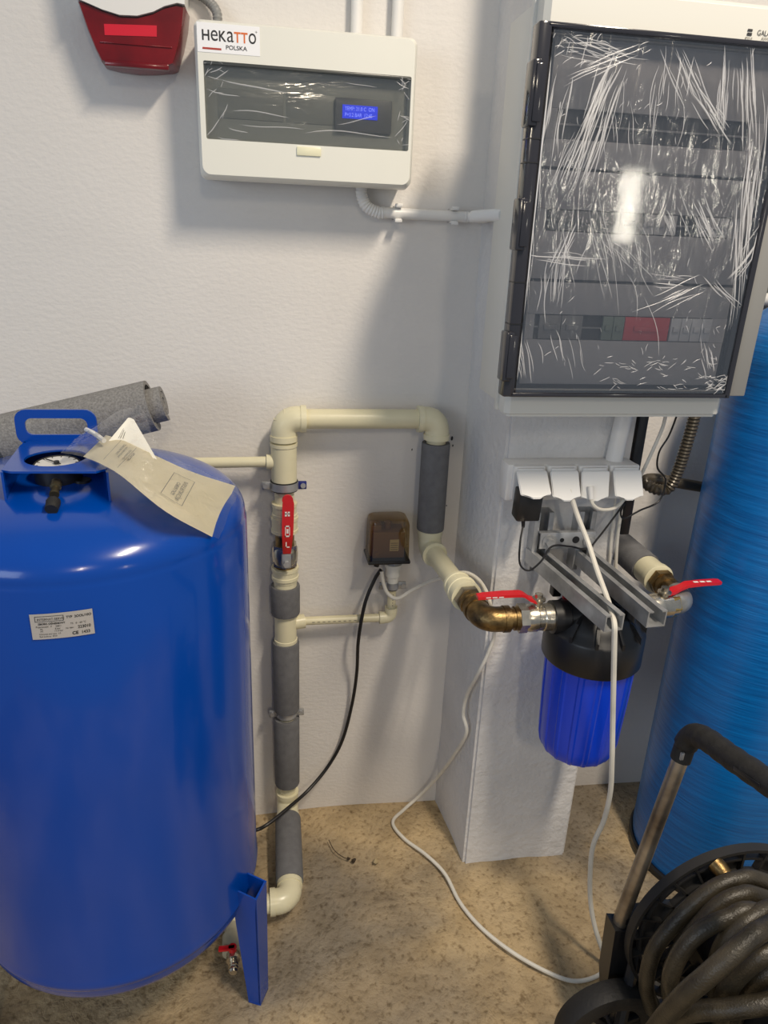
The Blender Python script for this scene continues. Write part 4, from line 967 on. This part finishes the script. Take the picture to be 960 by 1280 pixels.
c2 = [P(712,612,Y=-.30), P(714,620,Y=-.305), P(722,645,Y=-.315), P(735,678,Y=-.335), P(746,712,Y=-.385), P(757,742,Y=-.44), P(764,763,Y=-.485), P(768,780,Y=-.515), P(768,800,Y=-.518), P(767,850,Y=-.515), P(766,900,Y=-.51), P(765,950,Y=-.51), P(763,990,Y=-.50), P(755,1025,Y=-.49), P(742,1055,Y=-.48), P(738,1085,Y=-.48), P(738,1125,Y=-.485), P(744,1160,Y=-.50), P(756,1195,Y=-.52), P(769,1224,Z=.004), P(782,1245,Z=.004)]
mk('white_cable', lambda bm: tube(bm, catmull(c2, 8), .0049, 9), WCAB, label='cream white cable hanging from the second socket over the steel rail to the floor', cat='cable')

# ------------------------------------------------------------------ blue fibreglass tank at the right
RC = V((1.085,-.25,0)); RR = .18
rt_ = thing('fibreglass_tank', 'tall sky blue fibreglass vessel standing behind the hose reel', 'tank', (RC.x, RC.y, 0))
def rtank(bm):
    pr = [(RR*.9,.004),(RR*.985,.012),(RR,.03),(RR,1.22)]
    for i in range(1, 13):
        a = pi/2*i/12; pr.append((RR*max(.03,cos(a))**.85, 1.22+.13*sin(a)))
    lathe(bm, pr, RC, seg=72)
mk('vessel', rtank, TANKR, rt_, smooth=50)
mk('base_ring', lambda bm: lathe(bm, [(RR*.8,0),(RR+.006,0),(RR+.006,.012),(RR+.002,.016),(RR*.8,.016)], RC, seg=72), BLACK, rt_)
mk('neck', lambda bm: lathe(bm, [(.045,1.33),(.045,1.39),(.06,1.395),(.06,1.43)], RC, seg=32), BLACK, rt_)
# things glimpsed behind the tank top
mk('wall_pipe', lambda bm: cyl(bm, (.93,-.03,P(955,374,Y=-.03).z), (1.9,-.03,P(955,374,Y=-.03).z), .013), WPLAST, label='white horizontal pipe on the wall behind the enclosure edge', cat='pipe')
mk('wall_pipe', lambda bm: cyl(bm, (.93,-.03,P(955,352,Y=-.03).z), (1.9,-.03,P(955,352,Y=-.03).z), .014), BLACK, label='black horizontal pipe on the wall above a white one', cat='pipe')
mk('wooden_slat', lambda bm: box(bm, (1.13,-.017,1.14), (.05,.018,.34), .002, rot=M.Rotation(.0,3,'Y')), mat('pine', (206,164,98), .6, var=.2, vscale=20, stretch=(8,8,1)),
   label='pale pine slat standing against the wall behind the fibreglass tank', cat='board')

# ------------------------------------------------------------------ hose reel cart
ct = thing('hose_reel_cart', 'black wheeled hose reel cart with grey tube handle and rubber grip', 'hose reel', (.70, -.78, 0))
CC = V((.782,-.683,.304)); CR = .180
def disc_(bm, y, back=True):
    c = V((CC.x, y, CC.z)); n = 64
    def ring(r0, r1, y0, y1):
        lathe(bm, [(r0,y0),(r1,y0),(r1,y1),(r0,y1),(r0,y0)], c, (0,1,0), n, cap=False)
    ring(CR-.006, CR, -.011, .006); ring(CR-.026, CR-.022, -.006, .006); ring(.060, .100, -.003, .003); ring(.125, .130, -.008, .004)
    ring(.095, CR-.02, .003, .0055) if False else None
    for k in range(24):
        a = 2*pi*k/24; d = V((cos(a),0,sin(a)))
        box(bm, c+d*.137+V((0,-.001,0)), (.085,.014,.004), 0, rot=M.Rotation(-a, 3, 'Y'))
    # web between the ribs, left open at every sixth cell
    for k in range(24):
        if k % 4 == 1: continue
        a0_, a1_ = 2*pi*k/24, 2*pi*(k+1)/24; pts = [(.1,a0_),(CR-.02,a0_),(CR-.02,a1_),(.1,a1_)]
        prism(bm, [c+V((r*cos(a),.001,r*sin(a))) for r, a in pts], (0,.003,0))
mk('reel_disc', lambda bm: disc_(bm, CC.y), mat('reel_black', (38,37,36), .5), ct, smooth=30)
mk('reel_disc', lambda bm: disc_(bm, CC.y-.30), MATS['reel_black'], ct, smooth=30)
mk('drum', lambda bm: lathe(bm, [(.062,0),(.062,.30)], (CC.x, CC.y-.30, CC.z), (0,1,0), 32), BLACK, ct)
Lb, Lt = P(775,1152,Y=-.650), P(852,945,Y=-.645)
for yo in (0, -.36):
    def leg_(bm):
        a, b = Lb+V((-.004,yo,-.03)), Lt+V((0,yo,0)); tube(bm, [a, b], .0128, 16)
    mk('handle_tube', leg_, ALU, ct)
    def post(bm):
        q = Lb+V((0,yo,0))
        prism(bm, [(q.x-.018,q.y+.018,q.z+.002),(q.x+.030,q.y+.018,q.z-.01),(q.x+.05,q.y+.018,.16),(q.x+.075,q.y+.018,.06),(q.x+.01,q.y+.018,.05),(q.x-.012,q.y+.018,.17)], (0,-.036,0))
        boxx(bm, q.x, q.x+.20, q.y-.012, q.y+.018, .30, .318, .003) ; boxx(bm, q.x+.03, q.x+.34, q.y-.014, q.y+.014, .03, .06, .006)
        prism(bm, [(q.x+.16,q.y+.012,.31),(q.x+.20,q.y+.012,.31),(q.x+.33,q.y+.012,.05),(q.x+.28,q.y+.012,.05)], (0,-.022,0))
    mk('side_frame', post, BLACK, ct, smooth=20)
    wc = V((Lb.x-.012, -.700 if yo == 0 else -.972, .100))
    wl = mk('wheel', lambda bm: lathe(bm, [(.066,-.018),(.085,-.022),(.098,-.019),(.101,-.010),(.101,.010),(.098,.019),(.085,.022),(.066,.018),(.066,-.018)], wc, (0,1,0), 48, cap=False), BLACKR, ct, smooth=40)
    def hub(bm):
        cyl(bm, wc+V((0,-.016,0)), wc+V((0,.02,0)), .018); 
        for k in range(6):
            a = pi*k/3+.3; box(bm, wc+V((.043*cos(a),0,.043*sin(a))), (.06,.012,.012), .002, rot=M.Rotation(-a, 3, 'Y'))
        lathe(bm, [(.056,-.008),(.067,-.012),(.067,.012),(.056,.008),(.056,-.008)], wc, (0,1,0), 32, cap=False)
    mk('wheel_hub', hub, BLACK, wl)
    mk('wheel_strut', lambda bm: tube(bm, [wc+V((.0,-.026 if yo == 0 else .026,0)), Lb+V((.03,yo-.02,-.05))], .011, 8), BLACK, ct)
mk('axle', lambda bm: cyl(bm, (Lb.x-.012,-.66,.10), (Lb.x-.012,-1.01,.10), .008), ALU, ct)
Gt = P(858, 915, Y=-.650)
g1 = P(960, 985, X=Gt.x); gd = (g1-Gt).normalized()
def grip(bm):
    path = [Lt+(Lb-Lt).normalized()*.006, Lt+(Lt-Lb).normalized()*.025]
    c0 = Lt+(Lt-Lb).normalized()*.050; a = catmull([path[0], path[1], c0+gd*.012+V((0,0,-.004)), c0+gd*.045+V((0,0,.002)), c0+gd*.10, c0+gd*.17, c0+gd*.24, c0+gd*.31], 10)
    tube(bm, a, .0175, 18, rf=lambda i: .0165 if i < 9 else (.0185+(.0006*sin(i*1.25) if i > 24 else 0)))
mk('grip', grip, BLACKR, ct, smooth=60)
mk('grip_clip', lambda bm: box(bm, Lt+V((-.010,-.014,.012)), (.006,.004,.014), .001), ZINC, ct)
mk('grip_lettering_bar', lambda bm: None if False else box(bm, Lt+(Lt-Lb).normalized()*.050+gd*.16+V((-.0192,0,.0)), (.0012,.055,.006), .0004, rot=M.Rotation(atan2(gd.z, -gd.y)*-1, 3, 'X')), BLACK, ct)

# the hose: coils round the drum, then loose crossing strands
HR = .0128
hose = thing('garden_hose', 'thick dark grey rubber hose wound in loose coils on the reel', 'hose', (CC.x, -.80, CC.z-.15))
def loop(vis, y, dr):
    p = [P(a, b, Y=y) for a, b in vis]
    tail = [V((CC.x+dr*cos(t), y-.012, CC.z+dr*sin(t))) for t in (.75, .2, -.4, -1.0, -1.6, -2.15)]
    q = [v for v in p] + tail + [p[0]+V((.006,-.02,-.03))]
    return catmull(q, 6)
loops = [([(815,1262),(808,1230),(817,1189),(842,1155),(870,1127),(896,1108),(922,1099),(949,1099)], -.735, .150),
         ([(842,1268),(836,1234),(842,1204),(859,1176),(878,1152),(900,1130),(924,1119),(950,1120)], -.765, .140),
         ([(848,1262),(838,1228),(846,1200),(861,1178),(882,1160),(911,1147),(949,1140)], -.805, .130)]
for vis, y, dr in loops:
    mk('hose_coil', lambda bm: tube(bm, loop(vis, y, dr), HR, 16), HOSE, hose, smooth=60)
strands = [[(1000,1138,-.84),(960,1159,-.86),(941,1170,-.87),(911,1196,-.88),(885,1219,-.88),(855,1245,-.87),(825,1279,-.85),(800,1315,-.83)],
           [(985,1125,-.80),(945,1145,-.815),(922,1162,-.82),(905,1182,-.82),(896,1208,-.815),(893,1240,-.81)],
           [(1000,1165,-.85),(960,1189,-.87),(943,1200,-.87),(922,1219,-.86),(907,1243,-.85),(900,1275,-.83)],
           [(1000,1195,-.86),(960,1216,-.86),(938,1234,-.85),(924,1252,-.84),(915,1280,-.83)],
           [(1010,1240,-.90),(960,1254,-.90),(911,1261,-.885),(870,1264,-.86),(845,1272,-.83),(830,1290,-.80)]]
for st in strands:
    mk('hose_strand', lambda bm: tube(bm, catmull([P(a, b, Y=y) for a, b, y in st], 8), .0142, 16), HOSE, hose, smooth=60)
mk('hose_end', lambda bm: tube(bm, catmull([P(893,1078,Y=-.69), P(903,1090,Y=-.705), P(915,1110,Y=-.725)], 6), .014, 14), BRASS, hose)

# ------------------------------------------------------------------ crumbs on the floor
def crumb(bm, p, r):
    bmesh.ops.create_icosphere(bm, subdivisions=1, radius=r, matrix=M.Translation(p))
    for v in bm.verts: v.co += V((random.uniform(-.3,.3)*r, random.uniform(-.3,.3)*r, random.uniform(-.4,.2)*r))
mk('dirt_clod', lambda bm: (crumb(bm, P(442,1075,Z=.003), .006), crumb(bm, P(436,1073,Z=.003), .004)), GRIME, label='dark dirt clod on the floor in front of the wall corner', cat='debris')
mk('pebble', lambda bm: crumb(bm, P(470,1076,Z=.002), .007), mat('pebble_beige', (170,152,116), .9), label='beige concrete pebble beside the dark dirt clod', cat='debris')
mk('twig', lambda bm: tube(bm, catmull([P(411,1050,Z=.004), P(418,1063,Z=.004), P(430,1072,Z=.004), P(438,1073,Z=.004)], 5), .0010, 5), GRIME, label='thin dark twig lying by the dirt clod', cat='debris')

for i_, (px, py, r) in enumerate(((565,548,.0035),(566,557,.0018),(558,632,.0014),(515,562,.0018),(421,1010,.002))):
    p = P(px, py, Y=-.0006)
    c_ = mk('paint_chip', lambda bm: bm.faces.new([bm.verts.new((p.x+r*cos(a)*(.7+.5*((i_*7+k)%3)/3), -.0008, p.z+1.5*r*sin(a))) for k, a in enumerate([2*pi*q/7 for q in range(7)])]), mat('chip_dark', (58,58,62), .8), bpy.data.objects['wall_back'], smooth=0, norm=False)
